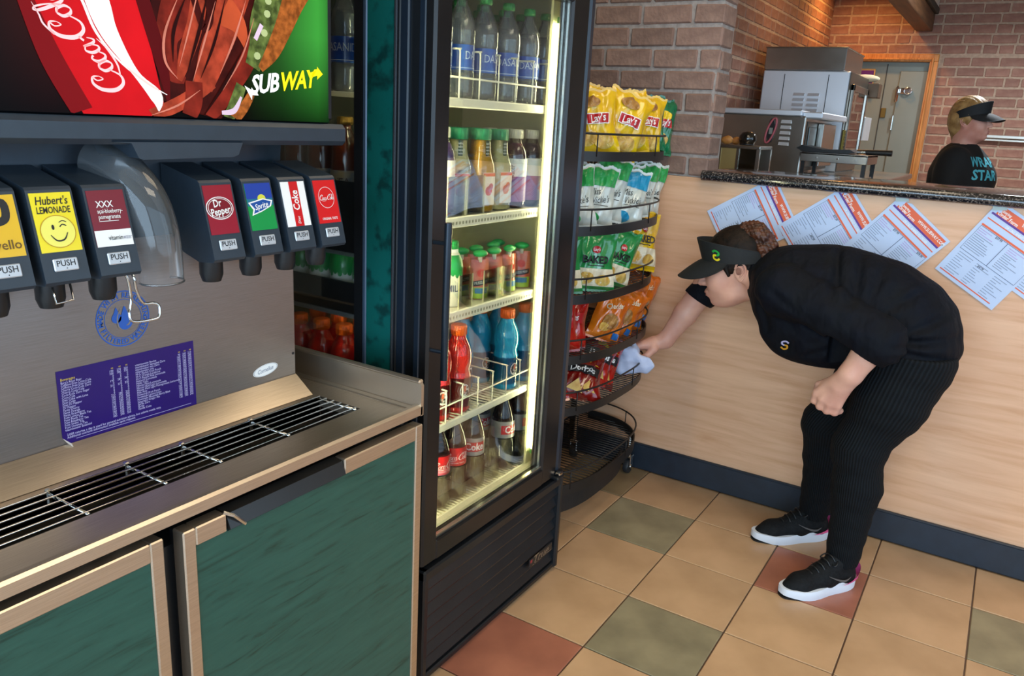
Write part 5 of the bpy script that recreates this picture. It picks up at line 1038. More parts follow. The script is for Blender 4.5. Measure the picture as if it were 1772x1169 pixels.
part('mitt', grid(lambda u, v: (.06+.10*math.sin(math.pi*v)*math.cos(2*math.pi*u), 3.52+.05*math.sin(math.pi*v)*math.sin(2*math.pi*u), 1.79+.028*(1-math.cos(math.pi*v))), 16, 8, True), pm('mitt_cream', 'cfc3a4', .8), pw, True); part('shelf_box', box(-.02, .17, 3.465, 3.60, 1.69, 1.785, .004), pm('box_dark_steel', '5d4c3c', .4, metal=.5), pw)
# ================================================================ PEOPLE (signed-distance bodies meshed with surface nets)
def nets(F, org, h):
    s = F < 0; nx, ny, nz = F.shape
    cnt = np.zeros((nx-1, ny-1, nz-1), np.uint8)
    for a in (0, 1):
        for b in (0, 1):
            for c in (0, 1): cnt += s[a:nx-1+a, b:ny-1+b, c:nz-1+c]
    I = np.argwhere((cnt > 0) & (cnt < 8)); idx = np.full(cnt.shape, -1, np.int32); idx[tuple(I.T)] = np.arange(len(I))
    acc = np.zeros((len(I), 3)); num = np.zeros(len(I))
    C8 = [(a, b, c) for a in (0, 1) for b in (0, 1) for c in (0, 1)]
    for p in C8:
        for ax in range(3):
            if p[ax]: continue
            q = list(p); q[ax] = 1
            f0 = F[I[:, 0]+p[0], I[:, 1]+p[1], I[:, 2]+p[2]]; f1 = F[I[:, 0]+q[0], I[:, 1]+q[1], I[:, 2]+q[2]]
            m = (f0 < 0) != (f1 < 0); t = np.where(m, f0/np.where(m, f0-f1, 1), 0)
            P_ = np.tile(np.array(p, float), (len(I), 1)); P_[:, ax] += t; acc += P_*m[:, None]; num += m
    Vt = (I+acc/num[:, None])*h+np.array(org); Fs = []
    for ax in range(3):
        o = [k for k in range(3) if k != ax]
        sl0 = [slice(None)]*3; sl1 = [slice(None)]*3; sl0[ax] = slice(0, -1); sl1[ax] = slice(1, None)
        ch = s[tuple(sl0)] != s[tuple(sl1)]; E_ = np.argwhere(ch); E_ = E_[(E_[:, o[0]] > 0) & (E_[:, o[1]] > 0) & (E_[:, o[0]] < F.shape[o[0]]-1) & (E_[:, o[1]] < F.shape[o[1]]-1)]
        d0 = np.zeros(3, int); d0[o[0]] = 1; d1 = np.zeros(3, int); d1[o[1]] = 1
        q = np.stack([idx[tuple((E_-d0-d1).T)], idx[tuple((E_-d1).T)], idx[tuple(E_.T)], idx[tuple((E_-d0).T)]], 1)
        fl = s[tuple(E_.T)] ^ (ax == 1); q[~fl] = q[~fl][:, ::-1]; Fs.append(q)
    return Vt, np.concatenate(Fs)
class SDF:
    def __init__(self, lo, hi, h):
        self.lo = np.array(lo, float); self.h = h; self.n = np.ceil((np.array(hi)-self.lo)/h).astype(int)+1; self.F = np.full(self.n, .2, np.float32)
    def _sub(self, lo, hi):
        a = np.clip(np.floor((lo-self.lo)/self.h).astype(int), 0, self.n-1); b = np.clip(np.ceil((hi-self.lo)/self.h).astype(int)+1, 1, self.n)
        sl = tuple(slice(x, y) for x, y in zip(a, b)); ax = [self.lo[k]+np.arange(a[k], b[k])*self.h for k in range(3)]
        return sl, np.meshgrid(*ax, indexing='ij')
    def _put(self, sl, d, k, sub=False):
        f = self.F[sl]
        if sub: d = -d; h_ = np.maximum(k-np.abs(f-d), 0)/max(k, 1e-6); self.F[sl] = np.maximum(f, d)+h_*h_*k/4
        else: h_ = np.maximum(k-np.abs(f-d), 0)/max(k, 1e-6); self.F[sl] = np.minimum(f, d)-h_*h_*k/4
    def cone(self, a, ra, b, rb, k=.02, sub=False, flat=None):
        a, b = np.array(a, float), np.array(b, float); m = max(ra, rb)+k+.01
        sl, (X, Y, Z) = self._sub(np.minimum(a, b)-m, np.maximum(a, b)+m)
        d = b-a; L2 = max(d@d, 1e-12); t = np.clip(((X-a[0])*d[0]+(Y-a[1])*d[1]+(Z-a[2])*d[2])/L2, 0, 1)
        self._put(sl, (np.sqrt((X-a[0]-t*d[0])**2+(Y-a[1]-t*d[1])**2+(Z-a[2]-t*d[2])**2)-(ra+(rb-ra)*t)).astype(np.float32), k, sub)
    def ell(self, c, r, k=.02, R_=None, sub=False):
        c, r = np.array(c, float), np.array(r, float); m = max(r)+k+.01; sl, (X, Y, Z) = self._sub(c-m, c+m)
        P_ = np.stack([X-c[0], Y-c[1], Z-c[2]], -1)
        if R_ is not None: P_ = P_ @ np.array(R_)          # columns of R_ are the local axes
        k0 = np.sqrt(((P_/r)**2).sum(-1)); k1 = np.sqrt(((P_/(r*r))**2).sum(-1))+1e-9
        self._put(sl, (k0*(k0-1)/k1).astype(np.float32), k, sub)
    def cut(self, n, d):
        """keep the side where n.p < d"""
        ax = [self.lo[k]+np.arange(self.n[k])*self.h for k in range(3)]
        self.F = np.maximum(self.F, (ax[0][:, None, None]*n[0]+ax[1][None, :, None]*n[1]+ax[2][None, None, :]*n[2]-d).astype(np.float32))
    def wob(self, terms):
        ax = [self.lo[k]+np.arange(self.n[k])*self.h for k in range(3)]
        X, Y, Z = ax[0][:, None, None], ax[1][None, :, None], ax[2][None, None, :]
        for amp, kx, ky, kz, ph in terms: self.F = self.F+(amp*np.sin(kx*X+ky*Y+kz*Z+ph)).astype(np.float32)
    def folds(self, segs):
        """press soft creases along lines in the x-z plane into the side facing -y"""
        ax = [self.lo[k]+np.arange(self.n[k])*self.h for k in range(3)]; X, Z = np.meshgrid(ax[0], ax[2], indexing='ij'); D = np.zeros_like(X)
        for (x0, z0), (x1, z1), dep, w_ in segs:
            dx, dz = x1-x0, z1-z0; t = np.clip(((X-x0)*dx+(Z-z0)*dz)/(dx*dx+dz*dz), 0, 1); r = np.hypot(X-x0-t*dx, Z-z0-t*dz); D += dep*np.sin(np.pi*np.clip(t*.9+.05, 0, 1))**.5*(np.exp(-(r/w_)**2)-.45*np.exp(-((r-2*w_)/w_)**2))
        y_ = np.clip((.05-ax[1])/.08, 0, 1); self.F = self.F+(D[:, None, :]*y_[None, :, None]).astype(np.float32)
    def mesh(self, name, mat):
        self.F[[0, -1]] = .2; self.F[:, [0, -1]] = .2; self.F[:, :, [0, -1]] = .2
        v, f = nets(self.F, self.lo, self.h); me = bpy.data.meshes.new(name)
        me.vertices.add(len(v)); me.vertices.foreach_set('co', v.ravel()); me.loops.add(f.size); me.loops.foreach_set('vertex_index', f.ravel().astype(np.int32))
        me.polygons.add(len(f)); me.polygons.foreach_set('loop_start', np.arange(0, f.size, 4, dtype=np.int32)); me.update(calc_edges=True); me.validate()
        me.polygons.foreach_set('use_smooth', [True]*len(me.polygons)); me.materials.append(mat); return me, v
class Head:
    def __init__(s, c, pitch, yaw, scale, facing):
        f = V((facing*math.cos(pitch)*math.cos(yaw), facing*math.cos(pitch)*math.sin(yaw), -math.sin(pitch))); u = (V((0, 0, 1))-f*V((0, 0, 1)).dot(f)).normalized(); l = u.cross(f)
        s.c, s.f, s.l, s.u, s.s = V(c), f, l, u, scale; s.R = np.array([list(f), list(l), list(u)]).T
    def __call__(s, a, b, c): return tuple(s.c+s.s*(s.f*a+s.l*b+s.u*c))
    def pts(s, g): return [s(*p) for p in g[0]], g[1]
def skull(S, H, heavy=0.0):
    e = lambda c, r, k=.02, sub=False: S.ell(H(*c), [x*H.s for x in r], k*H.s, H.R, sub)
    e((-.012, 0, .035), (.098, .076, .092)); e((.030, 0, -.035), (.062, .060+heavy*.5, .080), .03); e((.050, 0, .012), (.045, .058, .05), .03)
    e((.062, 0, -.100), (.026+heavy, .027, .020), .03); e((.020, 0, -.085), (.05, .050+heavy, .03), .03)
    for b in (1, -1):
        e((.060, b*.038, -.040), (.030, .026, .030), .03); e((.092, b*.034, .004), (.014, .017, .012), .012, True); e((.087, b*.036, .022), (.012, .024, .007), .012)
        e((-.018, b*.072, -.008), (.020, .009, .033), .004); e((-.014, b*.082, -.006), (.009, .005, .017), .004, True)
    S.cone(H(.093, 0, .006), .008*H.s, H(.116, 0, -.032), .0115*H.s, .012*H.s)
    for b in (1, -1): e((.104, b*.011, -.036), (.011, .008, .008), .008)
    e((.097, 0, -.063), (.010, .021, .0065), .006); e((.094, 0, -.074), (.010, .019, .0075), .004); e((.078, 0, -.068), (.02, .03, .02), .02)
def face_bits(H, body, brow, lip):
    def epatch(a, b, c, rx, ry, rz): return H.pts(grid(lambda u, v: (a+rx*math.sin(math.pi*v)*math.cos(2*math.pi*u), b+ry*math.sin(math.pi*v)*math.sin(2*math.pi*u), c+rz*math.cos(math.pi*v)), 16, 9, True))
    for b in (1, -1):
        part('eye', epatch(.083, b*.034, .003, .011, .013, .010), pm('eye_white', 'd9d4cc', .2), body, True); part('iris', epatch(.0905, b*.0345, .002, .0042, .0055, .0058), pm('iris_brown', '3a2416', .15), body, True)
        part('upper_lid', H.pts(tube(cat([(.086, b*.021, .003), (.0945, b*.032, .0115), (.089, b*.046, .004)], 4), .0026, 6)), brow, body, True)
        part('eyebrow', H.pts(tube(cat([(.097, b*.017, .023), (.099, b*.032, .029), (.088, b*.052, .024)], 4), [.003]*9, 6)), brow, body, True)
    for b in (1, -1):
        part('ear_rim', H.pts(tube(cat([(-.004, b*.080, .006), (-.014, b*.0825, .022), (-.030, b*.0825, .018), (-.036, b*.081, -.004), (-.026, b*.080, -.026), (-.014, b*.079, -.036)], 4), .0035, 6)), body.data.materials[0], body, True)
        part('ear_fold', H.pts(tube(cat([(-.014, b*.0835, .012), (-.025, b*.084, .006), (-.026, b*.083, -.010), (-.014, b*.082, -.022)], 4), .0028, 6)), body.data.materials[0], body, True)
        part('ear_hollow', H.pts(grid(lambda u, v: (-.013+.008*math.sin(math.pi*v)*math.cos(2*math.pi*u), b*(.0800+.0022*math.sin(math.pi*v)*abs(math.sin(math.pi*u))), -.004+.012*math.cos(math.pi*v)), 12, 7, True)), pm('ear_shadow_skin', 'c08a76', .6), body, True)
    part('upper_lip', H.pts(tube(cat([(.088, .023, -.0685), (.1035, .010, -.0650), (.1060, 0, -.0655), (.1035, -.010, -.0650), (.088, -.023, -.0685)], 4), .0042, 6)), lip, body, True)
    part('lower_lip', H.pts(tube(cat([(.088, .021, -.0705), (.1010, .010, -.0745), (.1030, 0, -.0755), (.1010, -.010, -.0745), (.088, -.021, -.0705)], 4), .0048, 6)), lip, body, True)
m_cap = pm('visor_black_twill', '14171a', .75, var=.2, scale=80, bump=.15, bscale=400)
def visor(H, body, logo):
    A, B = .1085, .0885
    lo = lambda ph: .040-.038*(1-math.cos(ph))/2; hi = lambda ph: lo(ph)+.050*(.5+.5*math.cos(ph))**.8+.024
    def bandf(u, v, d=0):
        ph = 2*math.pi*u; r = 1+.06*v*(.5+.5*math.cos(ph)); return H(-.010+(A*r+d)*math.cos(ph), (B*r+d)*math.sin(ph), lo(ph)+(hi(ph)-lo(ph))*v)
    vs = part('visor', join(grid(lambda u, v: bandf(u, v, .0025), 56, 6, True), grid(lambda u, v: bandf(u, v, -.0005), 56, 6, True), tube([bandf(k/56, 1, .001) for k in range(56)], .0022, 6, True)), m_cap, body, True, label='black visor')
    def brim(u, v, d):
        ph = (-1.35+2.7*u); ext = .086*max(0, math.cos(ph*1.12))**.55*v; return H(-.010+(A+.001)*math.cos(ph)+ext, (B+.001)*math.sin(ph)*(1+.10*v), .043-.038*(1-math.cos(ph))/2-(ext/.086)*(.040*v**.3+.034*math.sin(ph)**2)+d)
    part('brim', join(grid(lambda u, v: brim(u, v, .0018), 34, 10), grid(lambda u, v: brim(u, v, -.0018), 34, 10), tube([brim(k/33, 1, 0) for k in range(34)], .0022, 6)), m_cap, vs, True)
    if logo:
        sg = 1 if H.l.y < 0 else -1; pc = sg*1.05
        def on(g, lift): return [tuple(V(bandf((pc+(-sg)*p[0]/.10)/(2*math.pi), .42+p[1]/.055, .003+lift))) for p in g[0]], g[1]
        part('emblem_top', on(ribbon([(.010, .008), (.002, .013), (-.008, .009), (-.007, .002), (.0, .0)], .0055), .0004), pm('emblem_green', '1fa03c', .5), vs); part('emblem_foot', on(ribbon([(.0, .0), (.008, -.001), (.009, -.009), (.0, -.013), (-.009, -.009)], .0055), .0006), pm('emblem_yellow', 'e6d21c', .5), vs)
    return vs
m_skin = pm('skin_fair', 'd8a590', .5, col2='ca9380', scale=14, sss=.12, bump=.03, bscale=300)
m_hair = pm('hair_brown', '20140d', .58, col2='0a0604', spec=.2, scale=55, stretch=(1, 1, 1), bump=.5, bscale=120); m_curl = pm('hair_curly_auburn', '5a2f1b', .45, col2='341a0f', scale=40, bump=.6, bscale=160)
m_shirt = pm('shirt_black_jersey', '070b16', .78, spec=.16, col2='0a0d13', scale=9, bump=1.0, bscale=9, stretch=(1.4, 1, .8))
def rib_mat():
    m = bpy.data.materials.new('trousers_ribbed_black'); m.use_nodes = True; nt = m.node_tree; N = nt.nodes; L = nt.links; b = N['Principled BSDF']
    at = N.new('ShaderNodeAttribute'); at.attribute_name = 'rib'; si = N.new('ShaderNodeMath'); si.operation = 'SINE'; L.new(at.outputs['Fac'], si.inputs[0])
    mr = N.new('ShaderNodeMapRange'); mr.inputs[1].default_value = -1; L.new(si.outputs[0], mr.inputs[0])
    mx = N.new('ShaderNodeMix'); mx.data_type = 'RGBA'; mx.inputs[6].default_value = lin('030507'); mx.inputs[7].default_value = lin('10151a'); L.new(mr.outputs[0], mx.inputs[0]); L.new(mx.outputs[2], b.inputs['Base Color'])
    bp = N.new('ShaderNodeBump'); bp.inputs['Strength'].default_value = .6; bp.inputs['Distance'].default_value = .003; L.new(mr.outputs[0], bp.inputs['Height']); L.new(bp.outputs[0], b.inputs['Normal']); b.inputs['Roughness'].default_value = .85; b.inputs['Specular IOR Level'].default_value = .2; return m
m_rib = rib_mat()
def add_rib(me, v, legs, n=58):
    val = np.zeros(len(v)); best = np.full(len(v), 9.)
    for ch in legs:
        for a, b in zip(ch[:-1], ch[1:]):
            a, b = np.array(a), np.array(b); d = b-a; t = np.clip(((v-a)@d)/(d@d), 0, 1); q = v-a-t[:, None]*d; r = np.linalg.norm(q, axis=1)
            ref = np.array([.75, .66, 0]); d_ = d/np.linalg.norm(d); e1 = ref-d_*(ref@d_); e1 /= np.linalg.norm(e1); e2 = np.cross(d_, e1)
            an = np.arctan2(-(q@e2), -(q@e1)); w_ = r < best; val[w_] = (an*n)[w_]; best[w_] = r[w_]
    at = me.attributes.new('rib', 'FLOAT', 'POINT'); at.data.foreach_set('value', val)
def shoe(name, label, heel, toe, ankle):
    """running shoe: white foam sole, pink heel clip, black knit upper, laces"""
    hx, tx_ = V((heel[0], heel[1], 0)), V((toe[0], toe[1], 0)); L = (tx_-hx).length; d = (tx_-hx).normalized(); n = V((-d.y, d.x, 0))
    Wd = lambda s, b, z: tuple(hx+d*s+n*b+V((0, 0, z)))
    sh_ = thing(name, label, 'shoe', (hx+d*L*.5)); q = L/.27
    hw = lambda t: (.0375+.012*math.exp(-((t-.70)/.22)**2)-.003*math.exp(-((t-.40)/.15)**2))*q
    def outline(k, grow=0.0):
        t = k/40; a = 2*math.pi*t; s = .5-.5*math.cos(a); b = math.copysign(abs(math.sin(a))**.62, math.sin(a)); return s, b*(hw(s)+grow)
    def sole(k, v):
        s, b = outline(k); top_ = .040-.014*s+.012*max(0, .25-s); z = v*top_*q+(.012*max(0, s-.78)/.22)*(1-v*.4)*q+.004*max(0, .12-s)/.12*(1-v); fl = 1+.05*math.sin(math.pi*min(v, 1))
        return Wd(s*L, b*fl, z)
    g = [sole(k, v) for v in (0, .25, .5, .75, 1.0) for k in range(40)]; f = [(j*40+k, j*40+(k+1) % 40, (j+1)*40+(k+1) % 40, (j+1)*40+k) for j in range(4) for k in range(40)]+[tuple(range(40)), tuple(range(160, 200))]
    part('sole', (g, f), pm('shoe_foam_white', 'dfe4ee', .55, var=.04), sh_, 50)
    og = [Wd(outline(k)[0]*L, outline(k)[1]*.96, .0) for k in range(40)]; part('outsole', ([(x, y, z) for z in (-.0, .005) for x, y, _ in og], [tuple(range(40)), tuple(range(40, 80))]+[(k, (k+1) % 40, 40+(k+1) % 40, 40+k) for k in range(40)]), m_blk, sh_)
    S = SDF(np.array([min(heel[0], toe[0])-.08, min(heel[1], toe[1])-.08, .0]), np.array([max(heel[0], toe[0])+.08, max(heel[1], toe[1])+.08, .17]), .004)
    S.cone(Wd(.045*q, 0, .055), .033*q, Wd(.12*q, 0, .050), .038*q, .02); S.cone(Wd(.12*q, 0, .048), .038*q, Wd(.205*q, .002, .030), .036*q, .02); S.cone(Wd(.205*q, 0, .03), .036*q, Wd(.235*q, 0, .024), .026*q, .02)
    S.cone(Wd(.045*q, 0, .05), .034*q, Wd(.062*q, 0, .095), .039*q, .02); S.cone(Wd(.13*q, 0, .06), .026*q, Wd(.085*q, 0, .10), .024*q, .02)
    S.cone(Wd(.060*q, 0, .10), .027*q, Wd(.055*q, 0, .16), .034*q, .004, True); S.cut((0, 0, -1), -.024)
    me, _ = S.mesh('upper', pm('shoe_knit_black', '08090b', .75, spec=.25, col2='121417', scale=120, bump=.3, bscale=260)); up = part('upper', me, None, sh_)
    part('heel_clip', grid(lambda u, v: Wd((.040-.047*math.cos(2.6*(u-.5))-.004*v+.07*max(0, abs(2*u-1)-.3)*(1-.8*v))*q, .0455*q*math.sin(2.6*(u-.5))*(1-.08*v), (.032+.046*v*(1-.75*abs(2*u-1)**1.3))*q), 16, 6), pm('shoe_pink', 'ee5f9e', .4), sh_, True)
    for k in range(5):
        s = (.105+.017*k)*q; z = (.118-.0115*k)*q; part('lace', tube(cat([Wd(s-.004, -.022*q, z-.016), Wd(s, -.012*q, z-.003), Wd(s+.003, .0, z+.001), Wd(s, .012*q, z-.003), Wd(s-.004, .022*q, z-.016)], 3), .0026, 6), m_blk, up, True)
    part('lace_bow', tube(cat([Wd(.10*q, 0, .105), Wd(.095*q, .025, .112), Wd(.11*q, .032, .10), Wd(.105*q, .0, .106), Wd(.095*q, -.028, .111), Wd(.112*q, -.032, .098), Wd(.102*q, 0, .106)], 4), .0024, 6), m_blk, up, True)
    for b in (1, -1):
        sw = ribbon([(.052, .060), (.070, .050), (.10, .056), (.135, .072)], [.001, .007, .005, .001]); part('side_mark', ([Wd(p[0]*q, b*(.0415+.004*(1-abs(p[0]-.08)/.06))*q, p[1]*q) for p in sw[0]], sw[1]), pm('shoe_mark_grey', '5e5b5a', .4), up)
    part('pull_tab', box(-.004, .004, -.008, .008, 0, .03), m_blk, sh_).matrix_basis = Matrix.Translation(V(Wd(.014*q, 0, .085)))
    return sh_

# ---------------------------------------------------------------- worker bending to the snack rack
p1 = thing('person', 'person in black shirt, ribbed trousers and visor, bending over to wipe the snack rack', 'person', (.80, -.02, 0))
H = Head((.326, .028, .962), math.radians(15), .22, 1.07, -1)
S = SDF((-.12, -.36, .02), (1.09, .32, 1.14), .0046)
skull(S, H, .006)
S.cone(H(-.030, 0, -.055), .052, (.452, .022, .945), .064, .03)
for c, r in [((.90, .03, .84), (.105, .165, .125)), ((.76, .02, .88), (.14, .155, .14)), ((.60, .012, .91), (.15, .155, .13)), ((.50, .01, .92), (.10, .16, .11))]: S.ell(c, r, .05)
NS, NE, NW = (.53, -.165, .945), (.835, -.215, .858), (.779, -.232, .738)
FS, FE, FW = (.46, .185, .945), (.190, .190, .868), (.064, .132, .628)
S.cone(NS, .055, NE, .050, .02); S.cone(NE, .050, NW, .0335, .02); S.cone(FS, .055, FE, .052, .02); S.cone(FE, .050, ((FE[0]*.45+FW[0]*.55), (FE[1]*.45+FW[1]*.55), (FE[2]*.45+FW[2]*.55)), .043, .02); S.cone((FE[0]*.45+FW[0]*.55, FE[1]*.45+FW[1]*.55, FE[2]*.45+FW[2]*.55), .043, FW, .030, .015)
# near hand: loose fist resting on the thigh
hd_ = (V((.726, -.212, .652))-V(NW)).normalized(); S.cone(NW, .031, tuple(V(NW)+hd_*.05), .030, .02)
kn = [V((.692, -.206, .652)), V((.712, -.216, .640)), V((.734, -.218, .632)), V((.755, -.212, .630))]
for k_ in kn: S.cone(tuple(V(NW)+hd_*.035+(k_-V((.722, -.212, .64)))*.45), .018, tuple(k_), .0145, .014)
for i, k_ in enumerate(kn):
    m1 = k_+V((-.006, .006, -.027)); m2 = m1+V((.012, .026, .000)); S.cone(tuple(k_), .0135, tuple(m1), .0120, .006); S.cone(tuple(m1), .0120, tuple(m2), .0105, .005)
S.cone(tuple(V(NW)+hd_*.03+V((-.018, .012, 0))), .016, (.690, -.186, .672), .0125, .012); S.cone((.690, -.186, .672), .0125, (.682, -.178, .645), .0105, .006)
# far hand: flat on the cloth, fingers spread forward
pd_ = V((-.052, -.030, -.026)); pc_ = V(FW)+pd_*.75; S.cone(FW, .028, tuple(pc_), .026, .02)
fr_ = [(-.004, -.026, .004), (-.010, -.010, .010), (-.008, .008, .010), (.0, .022, .006)]; ln_ = [.052, .060, .056, .044]
ax_ = V((-.80, -.42, -.42)).normalized()
for i, (o_, l_) in enumerate(zip(fr_, ln_)):
    k_ = pc_+pd_*.55+V((o_[0], o_[1]*.7, o_[2]-.4*o_[1]*.6)); S.cone(tuple(pc_+V(o_)*.4), .019, tuple(k_), .0135, .016)
    m1 = k_+(ax_+V((0, o_[1]*6, .12))).normalized()*l_*.55; m2 = m1+(ax_+V((0, o_[1]*4, -.35))).normalized()*l_*.5; S.cone(tuple(k_), .0125, tuple(m1), .0110, .005); S.cone(tuple(m1), .0110, tuple(m2), .0092, .004)
t0 = pc_+V((.012, -.022, -.012)); t1 = t0+V((-.016, -.018, -.026)); S.cone(tuple(pc_), .020, tuple(t0), .0165, .012); S.cone(tuple(t0), .0150, tuple(t1), .0125, .006); S.cone(tuple(t1), .0125, tuple(t1+V((-.022, .0, -.012))), .0105, .004)
# legs inside the trousers
NH, NK, NA = (.905, -.055, .80), (.826, -.105, .470), (.838, -.140, .085)
FH, FK, FA = (.870, .115, .80), (.690, .105, .455), (.690, .135, .095)
for h_, k_, a_ in ((NH, NK, NA), (FH, FK, FA)): S.cone(h_, .095, k_, .055, .03); S.cone(k_, .055, a_, .036, .02)
me, _ = S.mesh('body', m_skin); body = part('body', me, None, p1, label='fair skinned head, arms and hands')
face_bits(H, body, pm('brow_brown', '3a241a', .6), pm('lips_rose', 'b06a60', .4))
visor(H, body, True)
# hair pulled back into a curly bunch
S = SDF((.15, -.12, .85), (.56, .19, 1.20), .0045)
S.ell(H(-.014, 0, .038), [x*1.07 for x in (.1035, .0815, .097)], .01, H.R); S.ell(H(-.055, 0, -.020), [x*1.07 for x in (.062, .074, .055)], .02, H.R)
n_ = H.f*.80-H.u*.62; S.cut(tuple(n_), (V(H(.034, 0, .0)).dot(n_)))
for b in (1, -1): S.cone(H(.030, b*.074, .030), .010, H(.018, b*.077, -.012), .006, .01)
S.cone(H(-.075, 0, .075), .030, (.366, .03, 1.082), .026, .02)
me, _ = S.mesh('hair', m_hair); hair = part('hair', me, None, p1)
S = SDF((.29, -.08, .94), (.50, .15, 1.16), .0035); rr = random.Random(3)
cl = cat([(.360, .028, 1.095), (.388, .022, 1.090), (.412, .018, 1.055), (.425, .018, 1.020), (.428, .02, .990)], 9)
for i, c in enumerate(cl):
    for k in range(4):
        a = i*1.1+k*1.57; r_ = .026+.008*math.sin(i*.7); S.ell((c[0]+r_*math.cos(a)*.9, c[1]+r_*math.sin(a), c[2]+.010*math.sin(a*2.3)), (rr.uniform(.010, .017),)*3, .006)
    S.ell(c[:3], (.026, .026, .026), .012)
for k in range(46):
    c = rr.choice(cl); a = rr.uniform(0, 6.28); b = rr.uniform(-1, 1); r_ = rr.uniform(.034, .046); q = V((c[0]+r_*math.cos(a), c[1]+r_*math.sin(a)*.9, c[2]+.02*b)); S.cone(tuple(q), .0055, tuple(q+V((rr.uniform(-.014, .014), rr.uniform(-.014, .014), rr.uniform(-.018, .004)))), .004, .003)
S.wob([(.0016, 420, 160, 260, 0), (.0014, -180, 380, 300, 1)])
me, _ = S.mesh('hair_bunch', m_curl); part('hair_bunch', me, None, p1, label='curly auburn hair bunch')
sc = part('scrunchie', tube([tuple(V((.352, .029, 1.080))+V((.55, 0, .84)).cross(V((0, 1, 0))).normalized()*.033*math.cos(t)+V((0, 1, 0))*.033*math.sin(t)+V((.010, 0, .015))*.0) for t in [2*math.pi*k/24 for k in range(24)]], [.0085+.002*(k % 2) for k in range(24)], 8, True), pm('scrunchie_white', 'd2d2d0', .8, col2='202022', scale=30, ramp=(.42, .48)), p1, True)
# shirt
S = SDF((.10, -.34, .60), (1.09, .32, 1.13), .0058)
for c, r, k in [((.905, .03, .842), (.122, .188, .150), .05), ((.80, .022, .885), (.160, .180, .170), .06), ((.69, .012, .895), (.150, .172, .180), .06), ((.58, .008, .915), (.150, .170, .158), .06), ((.50, .01, .925), (.105, .175, .125), .05),
    ((.56, -.055, .795), (.095, .085, .085), .07), ((.56, .08, .795), (.095, .085, .085), .07), ((.66, .005, .795), (.120, .150, .115), .07), ((.932, .03, .79), (.108, .190, .130), .05)]: S.ell(c, r, k)
S.cone((.440, .022, .948), .074, (.50, .015, .94), .10, .04)
S.cone(NS, .080, (.70, -.200, .900), .073, .022); S.cone((.70, -.200, .900), .073, (NE[0]+.004, NE[1]-.004, NE[2]-.008), .069, .015); S.cone((NE[0]+.004, NE[1]-.004, NE[2]-.008), .070, (.806, -.212, .803), .062, .02)
S.cone(FS, .085, (.24, .190, .888), .066, .04); S.cone((.24, .190, .888), .066, (.140, .175, .780), .056, .02)
S.cone(H(-.035, 0, -.050), .046, (.425, .024, .95), .056, .0, True)
S.wob([(.0016, 24, 9, 60, 0), (.0012, -18, 14, 90, 1.2)])
S.folds([((.655, 1.09), (.69, .96), .009, .010), ((.725, 1.08), (.745, .95), .008, .012), ((.80, 1.06), (.79, .95), .006, .012), ((.90, .87), (1.0, .93), .008, .011), ((.89, .845), (1.02, .86), .009, .011), ((.885, .815), (1.01, .80), .008, .011), ((.88, .785), (.97, .745), .007, .010), ((.56, .88), (.72, .815), .007, .012), ((.50, .96), (.60, .90), .005, .012), ((.62, .74), (.74, .80), .006, .010), ((.84, .93), (.92, .99), .006, .010), ((.47, .90), (.50, .80), .006, .012)])
S.cut((0, 0, -1), -.700)
def cutcap(S, pt, n, lo, hi):
    """trim only inside a box: a clean sleeve end"""
    sl, (X, Y, Z) = S._sub(np.array(lo), np.array(hi)); S.F[sl] = np.maximum(S.F[sl], ((X-pt[0])*n[0]+(Y-pt[1])*n[1]+(Z-pt[2])*n[2]).astype(np.float32))
nn = (V(NW)-V(NE)).normalized(); cutcap(S, (.808, -.208, .795), nn, (.70, -.33, .69), (.92, -.13, .84)); nf = (V(FW)-V(FE)).normalized(); cutcap(S, (.150, .178, .800), nf, (.05, .08, .70), (.26, .30, .90))
me, _ = S.mesh('shirt', m_shirt); shirt = part('shirt', me, None, p1, label='black polo shirt')
# collar and chest emblem
cx, cn = V((.418, .024, .944)), (V((.452, .022, .945))-V(H(-.03, 0, -.055))).normalized(); e1 = V((0, 1, 0)); e2 = cn.cross(e1)
part('collar', join(*[grid(lambda u, v, w_=w_: tuple(cx-cn*(.030-.034*v)+(e1*math.cos(2*math.pi*u)*1.02+e2*math.sin(2*math.pi*u)*1.1)*(.066+.012*v+w_)), 36, 5, True) for w_ in (0, .004)]), m_shirt, shirt, True)
for nm, g, c_ in (('emblem_top', ribbon([(.012, .010), (.002, .015), (-.009, .010), (-.008, .002), (.0, .0)], .006), 'b9b4dc'), ('emblem_foot', ribbon([(.0, .0), (.009, -.001), (.010, -.010), (.0, -.015), (-.010, -.010)], .006), 'c8912a')):
    part(nm, g, pm('chest_'+nm, c_, .5), shirt).matrix_basis = Matrix.Translation((0, 0, 0))
    o_ = shirt.children[-1]; o_['_e'] = 1
# trousers
S = SDF((.50, -.30, .06), (1.08, .30, .86), .0058)
S.ell((.905, .03, .79), (.106, .168, .12), .04); S.ell((.945, -.035, .755), (.074, .092, .10), .04); S.ell((.935, .10, .755), (.074, .088, .10), .04)
for h_, k_, a_, b in ((NH, NK, NA, -1), (FH, FK, FA, 1)):
    hk = V(h_).lerp(V(k_), .5); S.cone((h_[0]+.012, h_[1], h_[2]-.03), .122, tuple(hk+V((.018, 0, 0))), .104, .05); S.cone(tuple(hk+V((.018, 0, 0))), .104, k_, .073, .04); ca_ = V(k_).lerp(V(a_), .32)+V((.010, .004, 0)); S.cone(k_, .073, tuple(ca_), .070, .03); S.cone(tuple(ca_), .070, a_, .050, .03)
    S.ell((k_[0]-.006, k_[1]-.004, k_[2]), (.064, .062, .08), .04)
S.wob([(.0012, 20, 12, 110, 0)])
S.cut((0, 0, 1), .80); S.cut((0, 0, -1), -.088)
